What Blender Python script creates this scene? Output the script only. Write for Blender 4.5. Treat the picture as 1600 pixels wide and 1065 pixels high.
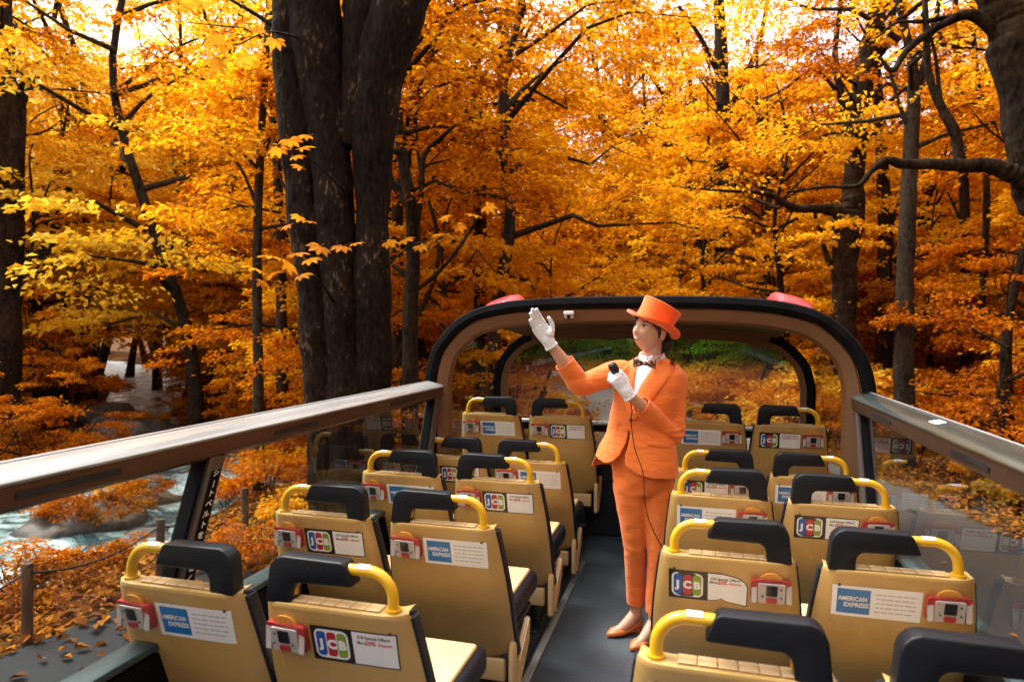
import bpy, bmesh, math, random
import numpy as np
from mathutils import Vector, Matrix, Euler, noise
from mathutils.bvhtree import BVHTree

random.seed(7)
RNG = np.random.default_rng(11)
R = math.radians
scene = bpy.context.scene
for o in list(bpy.data.objects):
    bpy.data.objects.remove(o)
C = scene.collection

# ------------------------------------------------------------------ camera
CAM_H = 3.6                     # eye height above the road; the deck floor is at 2.05
DECK = 2.05
YAW, PITCH, ROLL = 0.26259, -0.0168, 0.0046
fw = Vector((-math.sin(YAW)*math.cos(PITCH), math.cos(YAW)*math.cos(PITCH), math.sin(PITCH)))
rt = Vector((math.cos(YAW), math.sin(YAW), 0))
up = rt.cross(fw)
r2 = rt*math.cos(ROLL) + up*math.sin(ROLL)
u2 = -rt*math.sin(ROLL) + up*math.cos(ROLL)
cd = bpy.data.cameras.new('camera')
cam = bpy.data.objects.new('camera', cd)
C.objects.link(cam)
m3 = Matrix((r2, u2, -fw)).transposed()
cam.matrix_world = Matrix.Translation((0, 0, CAM_H)) @ m3.to_4x4()
cd.sensor_width = 36.0
cd.lens = 1057.5/1600*36
cd.clip_start = 0.05
cd.clip_end = 900
cd.dof.use_dof = True
cd.dof.focus_distance = 3.5
cd.dof.aperture_fstop = 3.2
scene.camera = cam

# ------------------------------------------------------------------ sky and sun
w = bpy.data.worlds.new('World')
scene.world = w
w.use_nodes = True
nt = w.node_tree
nt.nodes.clear()
SUN_EL, SUN_ROT = R(62), R(-82)
sky = nt.nodes.new('ShaderNodeTexSky')
sky.sky_type = 'NISHITA'
sky.sun_disc = False
sky.sun_elevation = SUN_EL
sky.sun_rotation = SUN_ROT
sky.air_density = 1.6
sky.dust_density = 6.0
sky.ozone_density = 1.0
hs = nt.nodes.new('ShaderNodeHueSaturation')
hs.inputs['Saturation'].default_value = 0.22      # overcast: the cloud layer is nearly white
bg = nt.nodes.new('ShaderNodeBackground')
bg.inputs['Strength'].default_value = 0.15
wo = nt.nodes.new('ShaderNodeOutputWorld')
nt.links.new(sky.outputs[0], hs.inputs['Color'])
nt.links.new(hs.outputs[0], bg.inputs['Color'])
nt.links.new(bg.outputs[0], wo.inputs['Surface'])
sl = bpy.data.lights.new('sun', 'SUN')
sl.energy = 1.2
sl.angle = R(20)
sl.color = (1.0, 0.95, 0.88)
so = bpy.data.objects.new('sun', sl)
C.objects.link(so)
# Nishita: rotation 0 puts the sun on +Y, positive turns towards +X
sd = Vector((math.sin(SUN_ROT)*math.cos(SUN_EL), math.cos(SUN_ROT)*math.cos(SUN_EL), math.sin(SUN_EL)))
so.rotation_euler = sd.to_track_quat('Z', 'Y').to_euler()

vs = scene.view_settings
scene.display_settings.display_device = 'sRGB'
vs.view_transform = 'Standard'
vs.look = 'None'
vs.exposure = 1.6
vs.gamma = 1.0
vs.use_curve_mapping = False
cy = scene.cycles
cy.use_denoising = True
cy.max_bounces = 12
cy.diffuse_bounces = 8
cy.glossy_bounces = 3
cy.transmission_bounces = 8
cy.transparent_max_bounces = 12
cy.caustics_reflective = False
cy.caustics_refractive = False
cy.sample_clamp_indirect = 8.0

# ------------------------------------------------------------------ helpers
def tag(o, label=None, cat=None, group=None, kind=None):
    if label: o['label'] = label
    if cat: o['category'] = cat
    if group: o['group'] = group
    if kind: o['kind'] = kind
    return o

def empty(name, loc=(0, 0, 0), rz=0.0):
    o = bpy.data.objects.new(name, None)
    o.empty_display_size = 0.2
    o.location = loc
    o.rotation_euler = (0, 0, rz)
    C.objects.link(o)
    return o

def link(name, me, parent=None, loc=(0, 0, 0)):
    o = bpy.data.objects.new(name, me)
    C.objects.link(o)
    o.location = loc
    if parent is not None:
        o.parent = parent
    return o

def mesh_np(name, verts, faces_flat, loop_starts, loop_totals, mats=(), smooth=False, mat_idx=None):
    me = bpy.data.meshes.new(name)
    nv = len(verts)
    me.vertices.add(nv)
    me.vertices.foreach_set('co', np.asarray(verts, np.float32).ravel())
    me.loops.add(len(faces_flat))
    me.loops.foreach_set('vertex_index', np.asarray(faces_flat, np.int32))
    me.polygons.add(len(loop_starts))
    me.polygons.foreach_set('loop_start', np.asarray(loop_starts, np.int32))
    me.polygons.foreach_set('loop_total', np.asarray(loop_totals, np.int32))
    for m in mats:
        me.materials.append(m)
    if mat_idx is not None:
        me.polygons.foreach_set('material_index', np.asarray(mat_idx, np.int32))
    me.polygons.foreach_set('use_smooth', np.full(len(loop_starts), smooth, bool))
    me.update(calc_edges=True)
    me.validate()
    return me

class MB:
    """collects shapes and links them as ONE mesh"""
    def __init__(s):
        s.v, s.f, s.m = [], [], []
    def add(s, verts, faces, mi=0):
        b = len(s.v)
        s.v += [tuple(p) for p in verts]
        s.f += [tuple(i+b for i in f) for f in faces]
        s.m += [mi]*len(faces)
        return s
    def box(s, c, d, mi=0, bevel=0.0, rot=None, seg=2):
        bm = bmesh.new()
        bmesh.ops.create_cube(bm, size=1.0)
        bmesh.ops.scale(bm, vec=d, verts=bm.verts)
        if bevel > 0:
            bmesh.ops.bevel(bm, geom=list(bm.edges), offset=min(bevel, min(d)*0.49), segments=seg, affect='EDGES', profile=0.5)
        if rot is not None:
            bmesh.ops.transform(bm, matrix=rot.to_4x4(), verts=bm.verts)
        bm.verts.index_update()
        s.add([Vector(v.co)+Vector(c) for v in bm.verts], [[v.index for v in f.verts] for f in bm.faces], mi)
        bm.free()
        return s
    def tube(s, pts, rad, seg=8, mi=0, cap=True, flat=None):
        pts = [Vector(p) for p in pts]
        n = len(pts)
        if not hasattr(rad, '__len__'): rad = [rad]*n
        t0 = (pts[1]-pts[0]).normalized()
        ref = Vector((0, 0, 1)) if abs(t0.z) < 0.9 else Vector((1, 0, 0))
        nrm = (ref - t0*ref.dot(t0)).normalized()
        V, F = [], []
        for i, p in enumerate(pts):
            t = (pts[min(i+1, n-1)]-pts[max(i-1, 0)]).normalized()
            nrm = (nrm - t*nrm.dot(t)).normalized()
            b = t.cross(nrm)
            for k in range(seg):
                a = 2*math.pi*k/seg
                V.append(p + (nrm*math.cos(a) + b*math.sin(a))*rad[i])
        for i in range(n-1):
            for k in range(seg):
                F.append((i*seg+k, i*seg+(k+1) % seg, (i+1)*seg+(k+1) % seg, (i+1)*seg+k))
        if cap:
            F.append(tuple(range(seg))[::-1])
            F.append(tuple((n-1)*seg+k for k in range(seg)))
        return s.add(V, F, mi)
    def loft(s, rings, mi=0, cap=True, closed=True):
        n = len(rings[0]); V = [p for r in rings for p in r]; F = []
        for i in range(len(rings)-1):
            for k in range(n if closed else n-1):
                F.append((i*n+k, i*n+(k+1) % n, (i+1)*n+(k+1) % n, (i+1)*n+k))
        if cap and closed:
            F.append(tuple(range(n))[::-1])
            F.append(tuple((len(rings)-1)*n+k for k in range(n)))
        return s.add(V, F, mi)
    def prism(s, outline, depth, fn, mi=0):
        """outline: list of (u,v); fn(u,v,w) -> point; w from 0 to depth"""
        n = len(outline)
        V = [fn(u, v, 0) for u, v in outline] + [fn(u, v, depth) for u, v in outline]
        F = [tuple(range(n))[::-1], tuple(range(n, 2*n))] + [(k, (k+1) % n, n+(k+1) % n, n+k) for k in range(n)]
        return s.add(V, F, mi)
    def mesh(s, name, mats, smooth=False, fix=True, auto=None):
        me = bpy.data.meshes.new(name)
        me.from_pydata(s.v, [], s.f)
        if not isinstance(mats, (list, tuple)): mats = [mats]
        for m in mats: me.materials.append(m)
        me.polygons.foreach_set('material_index', s.m)
        if fix:
            bm = bmesh.new(); bm.from_mesh(me)
            bmesh.ops.recalc_face_normals(bm, faces=bm.faces)
            bm.to_mesh(me); bm.free()
        me.polygons.foreach_set('use_smooth', [smooth]*len(me.polygons))
        if smooth and auto:
            try: me.set_sharp_from_angle(angle=R(auto))
            except Exception: pass
        me.update()
        return me
    def build(s, name, mats, parent=None, smooth=False, loc=(0, 0, 0), auto=40):
        return link(name, s.mesh(name, mats, smooth, auto=auto), parent, loc)

def rrect(wd, ht, r, n=4):
    """rounded rectangle outline, centred, counter-clockwise"""
    out = []
    for cx, cy, a0 in ((wd/2-r, ht/2-r, 0), (-wd/2+r, ht/2-r, 90), (-wd/2+r, -ht/2+r, 180), (wd/2-r, -ht/2+r, 270)):
        for k in range(n+1):
            a = R(a0+90*k/n)
            out.append((cx+r*math.cos(a), cy+r*math.sin(a)))
    return out

def crom(pts, n):
    """Catmull-Rom resample of a polyline of tuples (any dimension) to n points"""
    P = np.array(pts, float)
    m = len(P)
    t = np.linspace(0, m-1, n)
    i = np.minimum(t.astype(int), m-2); f = (t-i)[:, None]
    p0 = P[np.maximum(i-1, 0)]; p1 = P[i]; p2 = P[i+1]; p3 = P[np.minimum(i+2, m-1)]
    return 0.5*(2*p1+(p2-p0)*f+(2*p0-5*p1+4*p2-p3)*f**2+(3*p1-p0-3*p2+p3)*f**3)

def text_mesh(body, size, mat, align='CENTER', extrude=0.0, bold=0.0, spacing=1.0, res=2):
    cu = bpy.data.curves.new('lettering', 'FONT')
    cu.body = body; cu.size = size; cu.align_x = align; cu.align_y = 'CENTER'
    cu.extrude = extrude; cu.offset = bold; cu.space_character = spacing
    cu.resolution_u = res
    ob = bpy.data.objects.new('lettering', cu)
    C.objects.link(ob)
    dg = bpy.context.evaluated_depsgraph_get()
    me = bpy.data.meshes.new_from_object(ob.evaluated_get(dg))
    bpy.data.objects.remove(ob)
    me.materials.clear(); me.materials.append(mat)
    return me

# ------------------------------------------------------------------ materials
def nodes_of(m):
    m.use_nodes = True
    t = m.node_tree
    return t, t.nodes, t.links

def pmat(name, col, rough=0.5, metal=0.0, var=0.12, scale=8.0, bump=0.0, bscale=60.0, spec=0.5, coat=0.0, sheen=0.0, col2=None, stretch=None):
    m = bpy.data.materials.new(name)
    t, N, L = nodes_of(m)
    b = N['Principled BSDF']
    b.inputs['Roughness'].default_value = rough
    b.inputs['Metallic'].default_value = metal
    b.inputs['Specular IOR Level'].default_value = spec
    if coat: b.inputs['Coat Weight'].default_value = coat
    if sheen: b.inputs['Sheen Weight'].default_value = sheen
    tc = N.new('ShaderNodeTexCoord')
    src = tc.outputs['Object']
    if stretch:
        mp = N.new('ShaderNodeMapping'); mp.inputs['Scale'].default_value = stretch
        L.new(src, mp.inputs['Vector']); src = mp.outputs[0]
    nz = N.new('ShaderNodeTexNoise')
    nz.inputs['Scale'].default_value = scale; nz.inputs['Detail'].default_value = 6
    L.new(src, nz.inputs['Vector'])
    rp = N.new('ShaderNodeValToRGB')
    c1 = col2 if col2 else tuple(c*(1-var) for c in col)
    c2 = col if col2 else tuple(min(1, c*(1+var)) for c in col)
    rp.color_ramp.elements[0].position = 0.35; rp.color_ramp.elements[1].position = 0.68
    rp.color_ramp.elements[0].color = (*c1, 1); rp.color_ramp.elements[1].color = (*c2, 1)
    L.new(nz.outputs['Fac'], rp.inputs['Fac'])
    L.new(rp.outputs['Color'], b.inputs['Base Color'])
    mr = N.new('ShaderNodeMapRange')
    mr.inputs['To Min'].default_value = max(0.02, rough-0.08); mr.inputs['To Max'].default_value = min(1, rough+0.1)
    L.new(nz.outputs['Fac'], mr.inputs['Value']); L.new(mr.outputs[0], b.inputs['Roughness'])
    if bump > 0:
        n2 = N.new('ShaderNodeTexNoise'); n2.inputs['Scale'].default_value = bscale; n2.inputs['Detail'].default_value = 4
        L.new(src, n2.inputs['Vector'])
        bp = N.new('ShaderNodeBump'); bp.inputs['Strength'].default_value = bump; bp.inputs['Distance'].default_value = 0.01
        L.new(n2.outputs['Fac'], bp.inputs['Height']); L.new(bp.outputs[0], b.inputs['Normal'])
    return m

def glass_mat(name, tint=(0.9, 0.95, 0.93), ior=1.5, extra=0.0, rough=0.0, band=None):
    m = bpy.data.materials.new(name)
    t, N, L = nodes_of(m)
    for n in list(N):
        if n.type != 'OUTPUT_MATERIAL': N.remove(n)
    out = [n for n in N if n.type == 'OUTPUT_MATERIAL'][0]
    tr = N.new('ShaderNodeBsdfTransparent'); tr.inputs[0].default_value = (*tint, 1)
    if band:       # a sun band printed into the top of the pane, fading downwards: (colour, z where it starts, z where it is full)
        tc = N.new('ShaderNodeTexCoord'); sp = N.new('ShaderNodeSeparateXYZ'); L.new(tc.outputs['Object'], sp.inputs[0])
        mr = N.new('ShaderNodeMapRange'); mr.interpolation_type = 'SMOOTHSTEP'
        mr.inputs['From Min'].default_value = band[1]; mr.inputs['From Max'].default_value = band[2]; L.new(sp.outputs['Z'], mr.inputs['Value'])
        mb_ = N.new('ShaderNodeMix'); mb_.data_type = 'RGBA'; L.new(mr.outputs[0], mb_.inputs['Factor'])
        mb_.inputs['A'].default_value = (*tint, 1); mb_.inputs['B'].default_value = (*band[0], 1); L.new(mb_.outputs['Result'], tr.inputs[0])
    gl = N.new('ShaderNodeBsdfGlossy'); gl.inputs['Roughness'].default_value = rough
    gl.inputs[0].default_value = (0.95, 0.97, 1.0, 1)
    fr = N.new('ShaderNodeFresnel'); fr.inputs['IOR'].default_value = ior
    fac = fr.outputs[0]
    if extra:
        ad = N.new('ShaderNodeMath'); ad.operation = 'ADD'; ad.use_clamp = True
        ad.inputs[1].default_value = extra
        L.new(fac, ad.inputs[0]); fac = ad.outputs[0]
    # light leaving the pane is not reflected back inside it
    ge = N.new('ShaderNodeNewGeometry')
    iv = N.new('ShaderNodeMath'); iv.operation = 'SUBTRACT'; iv.inputs[0].default_value = 1.0
    L.new(ge.outputs['Backfacing'], iv.inputs[1])
    ml = N.new('ShaderNodeMath'); ml.operation = 'MULTIPLY'
    L.new(fac, ml.inputs[0]); L.new(iv.outputs[0], ml.inputs[1]); fac = ml.outputs[0]
    mx = N.new('ShaderNodeMixShader')
    L.new(fac, mx.inputs[0]); L.new(tr.outputs[0], mx.inputs[1]); L.new(gl.outputs[0], mx.inputs[2])
    L.new(mx.outputs[0], out.inputs['Surface'])
    return m

def leaf_mat(name, cols, trans=0.66, gloss=0.015):
    """thin leaves: every leaf draws its own hue from the ramp, light passes through"""
    m = bpy.data.materials.new(name)
    t, N, L = nodes_of(m)
    for n in list(N):
        if n.type != 'OUTPUT_MATERIAL': N.remove(n)
    out = [n for n in N if n.type == 'OUTPUT_MATERIAL'][0]
    ge = N.new('ShaderNodeNewGeometry')
    oi = N.new('ShaderNodeObjectInfo')
    tc = N.new('ShaderNodeTexCoord')
    nz = N.new('ShaderNodeTexNoise'); nz.inputs['Scale'].default_value = 0.7; nz.inputs['Detail'].default_value = 2
    L.new(ge.outputs['Position'], nz.inputs['Vector'])
    a = N.new('ShaderNodeMath'); a.operation = 'MULTIPLY_ADD'; a.inputs[1].default_value = 0.45; a.inputs[2].default_value = -0.10
    L.new(ge.outputs['Random Per Island'], a.inputs[0])
    b = N.new('ShaderNodeMath'); b.operation = 'MULTIPLY_ADD'; b.inputs[1].default_value = 0.30
    L.new(oi.outputs['Random'], b.inputs[0]); L.new(a.outputs[0], b.inputs[2])
    c = N.new('ShaderNodeMath'); c.operation = 'MULTIPLY_ADD'; c.inputs[1].default_value = 0.55; c.use_clamp = True
    L.new(nz.outputs['Fac'], c.inputs[0]); L.new(b.outputs[0], c.inputs[2])
    rp = N.new('ShaderNodeValToRGB')
    el = rp.color_ramp.elements
    while len(el) < len(cols): el.new(0.5)
    for i, cc in enumerate(cols):
        el[i].position = 0.1+0.8*i/(len(cols)-1); el[i].color = (*cc, 1)
    L.new(c.outputs[0], rp.inputs['Fac'])
    df = N.new('ShaderNodeBsdfDiffuse'); L.new(rp.outputs[0], df.inputs[0])
    tl = N.new('ShaderNodeBsdfTranslucent'); L.new(rp.outputs[0], tl.inputs[0])
    mx = N.new('ShaderNodeMixShader'); mx.inputs[0].default_value = trans
    L.new(df.outputs[0], mx.inputs[1]); L.new(tl.outputs[0], mx.inputs[2])
    gl = N.new('ShaderNodeBsdfGlossy'); gl.inputs['Roughness'].default_value = 0.45
    mg = N.new('ShaderNodeMixShader'); mg.inputs[0].default_value = gloss*0.5
    L.new(mx.outputs[0], mg.inputs[1]); L.new(gl.outputs[0], mg.inputs[2])
    L.new(mg.outputs[0], out.inputs['Surface'])
    return m

def bark_mat(name, dark, light, scale=3.0, bump=0.8, moss=None):
    m = bpy.data.materials.new(name)
    t, N, L = nodes_of(m)
    b = N['Principled BSDF']; b.inputs['Roughness'].default_value = 0.9
    b.inputs['Specular IOR Level'].default_value = 0.08
    tc = N.new('ShaderNodeTexCoord')
    mp = N.new('ShaderNodeMapping'); mp.inputs['Scale'].default_value = (1, 1, 0.45)
    L.new(tc.outputs['Object'], mp.inputs['Vector'])
    n1 = N.new('ShaderNodeTexNoise'); n1.inputs['Scale'].default_value = scale; n1.inputs['Detail'].default_value = 8; n1.inputs['Roughness'].default_value = 0.7
    n2 = N.new('ShaderNodeTexNoise'); n2.inputs['Scale'].default_value = scale*7; n2.inputs['Detail'].default_value = 6
    L.new(mp.outputs[0], n1.inputs['Vector']); L.new(mp.outputs[0], n2.inputs['Vector'])
    rp = N.new('ShaderNodeValToRGB')
    rp.color_ramp.elements[0].position = 0.40; rp.color_ramp.elements[1].position = 0.66
    rp.color_ramp.elements[0].color = (*dark, 1); rp.color_ramp.elements[1].color = (*light, 1)
    if moss:
        e = rp.color_ramp.elements.new(0.6); e.color = (*moss, 1)
    ad = N.new('ShaderNodeMath'); ad.operation = 'MULTIPLY_ADD'; ad.inputs[1].default_value = 0.45
    L.new(n2.outputs['Fac'], ad.inputs[0])
    mu = N.new('ShaderNodeMath'); mu.operation = 'MULTIPLY'; mu.inputs[1].default_value = 0.6
    L.new(n1.outputs['Fac'], mu.inputs[0]); L.new(mu.outputs[0], ad.inputs[2])
    L.new(ad.outputs[0], rp.inputs['Fac']); L.new(rp.outputs[0], b.inputs['Base Color'])
    bp = N.new('ShaderNodeBump'); bp.inputs['Strength'].default_value = bump; bp.inputs['Distance'].default_value = 0.04
    L.new(ad.outputs[0], bp.inputs['Height']); L.new(bp.outputs[0], b.inputs['Normal'])
    return m

M = {}
ORANGES = [(0.15, 0.030, 0.001), (0.34, 0.080, 0.0015), (0.54, 0.150, 0.002), (0.68, 0.235, 0.003), (0.80, 0.35, 0.006)]
GOLDS = [(0.42, 0.12, 0.002), (0.62, 0.22, 0.003), (0.76, 0.34, 0.005), (0.85, 0.46, 0.010), (0.90, 0.58, 0.03)]
RUSTS = [(0.07, 0.016, 0.002), (0.15, 0.036, 0.003), (0.27, 0.075, 0.004), (0.38, 0.125, 0.006), (0.50, 0.20, 0.010)]
OLIVES = [(0.14, 0.09, 0.010), (0.26, 0.16, 0.012), (0.50, 0.28, 0.018), (0.60, 0.36, 0.03), (0.50, 0.42, 0.06)]
M['leaf_orange'] = leaf_mat('orange_leaf', ORANGES)
M['leaf_gold'] = leaf_mat('golden_leaf', GOLDS, trans=0.68)
M['leaf_yellow'] = leaf_mat('yellow_leaf', [(0.62, 0.25, 0.006), (0.78, 0.40, 0.012), (0.86, 0.52, 0.02), (0.90, 0.62, 0.05), (0.92, 0.70, 0.11)], trans=0.68)
M['leaf_rust'] = leaf_mat('rust_leaf', RUSTS, trans=0.55)
M['leaf_olive'] = leaf_mat('olive_leaf', OLIVES, trans=0.5)
M['leaf_litter'] = leaf_mat('fallen_leaf', [(0.05, 0.016, 0.005), (0.14, 0.042, 0.006), (0.26, 0.085, 0.008), (0.40, 0.15, 0.012), (0.20, 0.085, 0.025)], trans=0.1)
M['bark_dark'] = bark_mat('dark_bark', (0.003, 0.0022, 0.0018), (0.050, 0.031, 0.018), 2.6, 1.4)
M['bark_moss'] = bark_mat('mossy_bark', (0.003, 0.0022, 0.0018), (0.105, 0.068, 0.040), 2.6, 1.6, moss=(0.022, 0.013, 0.007))
M['bark_grey'] = bark_mat('grey_bark', (0.010, 0.0075, 0.0055), (0.066, 0.048, 0.033), 2.5, 1.0)
# ------------------------------------------------------------------ places
def W(px, py, depth):
    """the point seen at a pixel of the 1600 x 1065 photograph, at a depth in metres"""
    return Vector((0, 0, CAM_H)) + (fw + r2*((px-800)/1057.5) - u2*((py-532.5)/1057.5))*depth
def G(px, py, z=0.0):
    d = fw + r2*((px-800)/1057.5) - u2*((py-532.5)/1057.5)
    return Vector((0, 0, CAM_H)) + d*((z-CAM_H)/d.z)

ROAD = np.array([(1.4, -400, 4.6), (1.4, 8, 4.6), (0.9, 15, 4.5), (-0.7, 22, 3.6), (-3.0, 29, 2.9), (-5.6, 37, 2.7), (-8.2, 46, 2.7), (-12.5, 56, 2.7), (-24, 72, 2.7), (-60, 100, 2.7), (-200, 190, 2.7)], float)
ROAD_P = crom(ROAD[1:-1], 90)
ROAD_P = np.vstack([[(1.4, -60, 4.6)], [(1.4, -20, 4.6)], ROAD_P])
ROAD_HW = 4.6
RIVER = np.array([(-92, 78, 2.0), (-62, 62, 2.0), (-42.5, 45, 1.8), (-34, 35.5, 1.8), (-26.3, 26.5, 2.6), (-19, 19.5, 4.1), (-16.6, 13, 5.0), (-16.0, 5, 5.0), (-18, -8, 5.0), (-24, -30, 5.0), (-40, -60, 5.0)], float)
RIV = crom(RIVER, 120)

def seg_dist(x, y, P):
    """distance from points to a polyline (n,2+) and the interpolated third column"""
    x = np.asarray(x, float); y = np.asarray(y, float)
    best = np.full(x.shape, 1e9); val = np.zeros(x.shape); side = np.zeros(x.shape)
    for a, b in zip(P[:-1], P[1:]):
        dx, dy = b[0]-a[0], b[1]-a[1]
        L2 = dx*dx+dy*dy+1e-9
        t = np.clip(((x-a[0])*dx+(y-a[1])*dy)/L2, 0, 1)
        d = np.hypot(x-a[0]-t*dx, y-a[1]-t*dy)
        k = d < best
        best = np.where(k, d, best)
        side = np.where(k, np.sign(dx*(y-a[1])-dy*(x-a[0])), side)
        if P.shape[1] > 2:
            val = np.where(k, a[2]+t*(b[2]-a[2]), val)
    return best, val, side

LAYBY = [(-3.0, -60), (-7.5, -60), (-7.45, 0), (-7.3, 5.6), (-7.1, 7.0), (-7.15, 9.7), (-8.7, 11.8), (-9.6, 14.3), (-8.6, 17.0), (-5.0, 19.0), (-3.2, 16.0)]
ISLAND = (-5.75, 10.5, 1.75)
def road_gap(x, y):
    d, hw, _ = seg_dist(np.atleast_1d(x), np.atleast_1d(y), ROAD_P)
    # the paved shoulder right of the bus
    q = np.hypot(np.maximum(np.abs(np.atleast_1d(x)-3.2)-2.9, 0), np.maximum(np.abs(np.atleast_1d(y)+18)-40.5, 0))
    return np.minimum(d-hw, q)
def smooth(a, b, x):
    t = np.clip((x-a)/(b-a), 0, 1)
    return t*t*(3-2*t)
def vnoise(x, y, s, seed=0.0):
    return (np.sin(x*1.3/s+seed)*np.cos(y*1.1/s-seed*1.7)+np.sin(x*2.9/s+y*1.9/s+seed*3.1)*0.5+np.cos(y*3.7/s-x*1.7/s+seed)*0.35)/1.85
def water_z(x, y):
    return -1.55 + 0.75*smooth(18, 60, np.hypot(x+16, y-13))
def ground_z(x, y):
    x = np.asarray(x, float); y = np.asarray(y, float)
    dr = road_gap(x.ravel(), y.ravel()).reshape(x.shape)
    dv, hw, side = seg_dist(x, y, RIV)
    away = smooth(-0.2, 9, dr)
    lay = smooth(-8.2, -7.0, x)*smooth(21, 16, y)*smooth(7, 2, np.abs(x))       # flat beside the road
    away = away*(1-lay)
    right = (x > np.interp(y, ROAD_P[:, 1], ROAD_P[:, 0]))
    z = np.where(right, 1.0*smooth(0.2, 4, dr)+0.10*np.maximum(dr-3, 0), 0.0)
    z = np.minimum(z, 14)
    bump = vnoise(x, y, 3.2, 1.0)*0.35+vnoise(x, y, 9.0, 4.0)*0.6
    z = z + bump*away
    # far bank of the river climbs into a hillside
    left = (side > 0) if False else None
    hill = np.where(x < -12, np.maximum(dv-hw-3, 0), 0)
    far = smooth(0, 1, (np.hypot(x, y)-np.hypot(-18, 16))/20.0)
    z = z + np.where((~right) & (side < 0), np.minimum(hill*0.16, 12), 0)
    ch = 1-smooth(hw-0.4, hw+2.6, dv)
    wz = water_z(x, y)
    z = z*(1-ch)+(wz-0.75)*ch
    z = np.where((ch < 1) & (ch > 0), z+vnoise(x, y, 1.6, 2.0)*0.22*(1-ch), z)
    return z

# ------------------------------------------------------------------ setting materials
def ground_mat():
    m = bpy.data.materials.new('forest_floor')
    t, N, L = nodes_of(m); b = N['Principled BSDF']; b.inputs['Roughness'].default_value = 0.95
    b.inputs['Specular IOR Level'].default_value = 0.1
    tc = N.new('ShaderNodeTexCoord')
    n1 = N.new('ShaderNodeTexNoise'); n1.inputs['Scale'].default_value = 0.5; n1.inputs['Detail'].default_value = 6
    vo = N.new('ShaderNodeTexVoronoi'); vo.inputs['Scale'].default_value = 7.0
    L.new(tc.outputs['Object'], n1.inputs['Vector']); L.new(tc.outputs['Object'], vo.inputs['Vector'])
    r1 = N.new('ShaderNodeValToRGB')
    e = r1.color_ramp.elements
    e[0].position = 0.3; e[0].color = (0.045, 0.022, 0.008, 1); e[1].position = 0.75; e[1].color = (0.26, 0.10, 0.012, 1)
    x = e.new(0.5); x.color = (0.12, 0.045, 0.008, 1)
    mx = N.new('ShaderNodeMix'); mx.data_type = 'RGBA'; mx.blend_type = 'MULTIPLY'; mx.inputs['Factor'].default_value = 0.6
    L.new(n1.outputs['Fac'], r1.inputs['Fac'])
    L.new(r1.outputs[0], mx.inputs['A']); L.new(vo.outputs['Color'], mx.inputs['B'])
    L.new(mx.outputs['Result'], b.inputs['Base Color'])
    bp = N.new('ShaderNodeBump'); bp.inputs['Strength'].default_value = 0.8; bp.inputs['Distance'].default_value = 0.06
    L.new(vo.outputs['Distance'], bp.inputs['Height']); L.new(bp.outputs[0], b.inputs['Normal'])
    return m
def asphalt_mat(name='asphalt', lo=(0.003, 0.004, 0.005), hi=(0.040, 0.043, 0.046), far=None):
    m = bpy.data.materials.new(name)
    t, N, L = nodes_of(m); b = N['Principled BSDF']; b.inputs['Roughness'].default_value = 0.55
    tc = N.new('ShaderNodeTexCoord')
    n1 = N.new('ShaderNodeTexNoise'); n1.inputs['Scale'].default_value = 0.35; n1.inputs['Detail'].default_value = 5
    n2 = N.new('ShaderNodeTexNoise'); n2.inputs['Scale'].default_value = 28; n2.inputs['Detail'].default_value = 3; n2.inputs['Roughness'].default_value = 0.8
    L.new(tc.outputs['Object'], n1.inputs['Vector']); L.new(tc.outputs['Object'], n2.inputs['Vector'])
    r1 = N.new('ShaderNodeValToRGB'); r1.color_ramp.elements[0].color = (*lo, 1); r1.color_ramp.elements[1].color = (*hi, 1)
    b.inputs['Specular IOR Level'].default_value = 0.08
    r1.color_ramp.elements[0].position = 0.3; r1.color_ramp.elements[1].position = 0.7
    md = N.new('ShaderNodeMath'); md.operation = 'MULTIPLY_ADD'; md.inputs[1].default_value = 0.5
    mu = N.new('ShaderNodeMath'); mu.operation = 'MULTIPLY'; mu.inputs[1].default_value = 0.5
    L.new(n1.outputs['Fac'], mu.inputs[0]); L.new(n2.outputs['Fac'], md.inputs[0]); L.new(mu.outputs[0], md.inputs[2])
    L.new(md.outputs[0], r1.inputs['Fac']); L.new(r1.outputs[0], b.inputs['Base Color'])
    if far:        # farther along, open light and windscreen haze are put into a paler colour
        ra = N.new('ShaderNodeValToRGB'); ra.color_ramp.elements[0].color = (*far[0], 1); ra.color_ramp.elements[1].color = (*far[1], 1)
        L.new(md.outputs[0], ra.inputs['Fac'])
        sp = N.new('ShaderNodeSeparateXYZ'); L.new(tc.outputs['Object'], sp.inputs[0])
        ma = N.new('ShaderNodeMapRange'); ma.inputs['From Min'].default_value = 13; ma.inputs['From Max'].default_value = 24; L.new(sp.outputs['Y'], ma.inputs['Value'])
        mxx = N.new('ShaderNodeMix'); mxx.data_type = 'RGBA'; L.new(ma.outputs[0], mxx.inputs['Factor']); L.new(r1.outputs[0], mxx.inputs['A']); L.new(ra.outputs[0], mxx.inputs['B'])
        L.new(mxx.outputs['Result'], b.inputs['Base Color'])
    rr = N.new('ShaderNodeMapRange'); rr.inputs['To Min'].default_value = 0.42; rr.inputs['To Max'].default_value = 0.75
    L.new(n1.outputs['Fac'], rr.inputs['Value']); L.new(rr.outputs[0], b.inputs['Roughness'])
    bp = N.new('ShaderNodeBump'); bp.inputs['Strength'].default_value = 0.5; bp.inputs['Distance'].default_value = 0.01
    L.new(n2.outputs['Fac'], bp.inputs['Height']); L.new(bp.outputs[0], b.inputs['Normal'])
    return m
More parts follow.
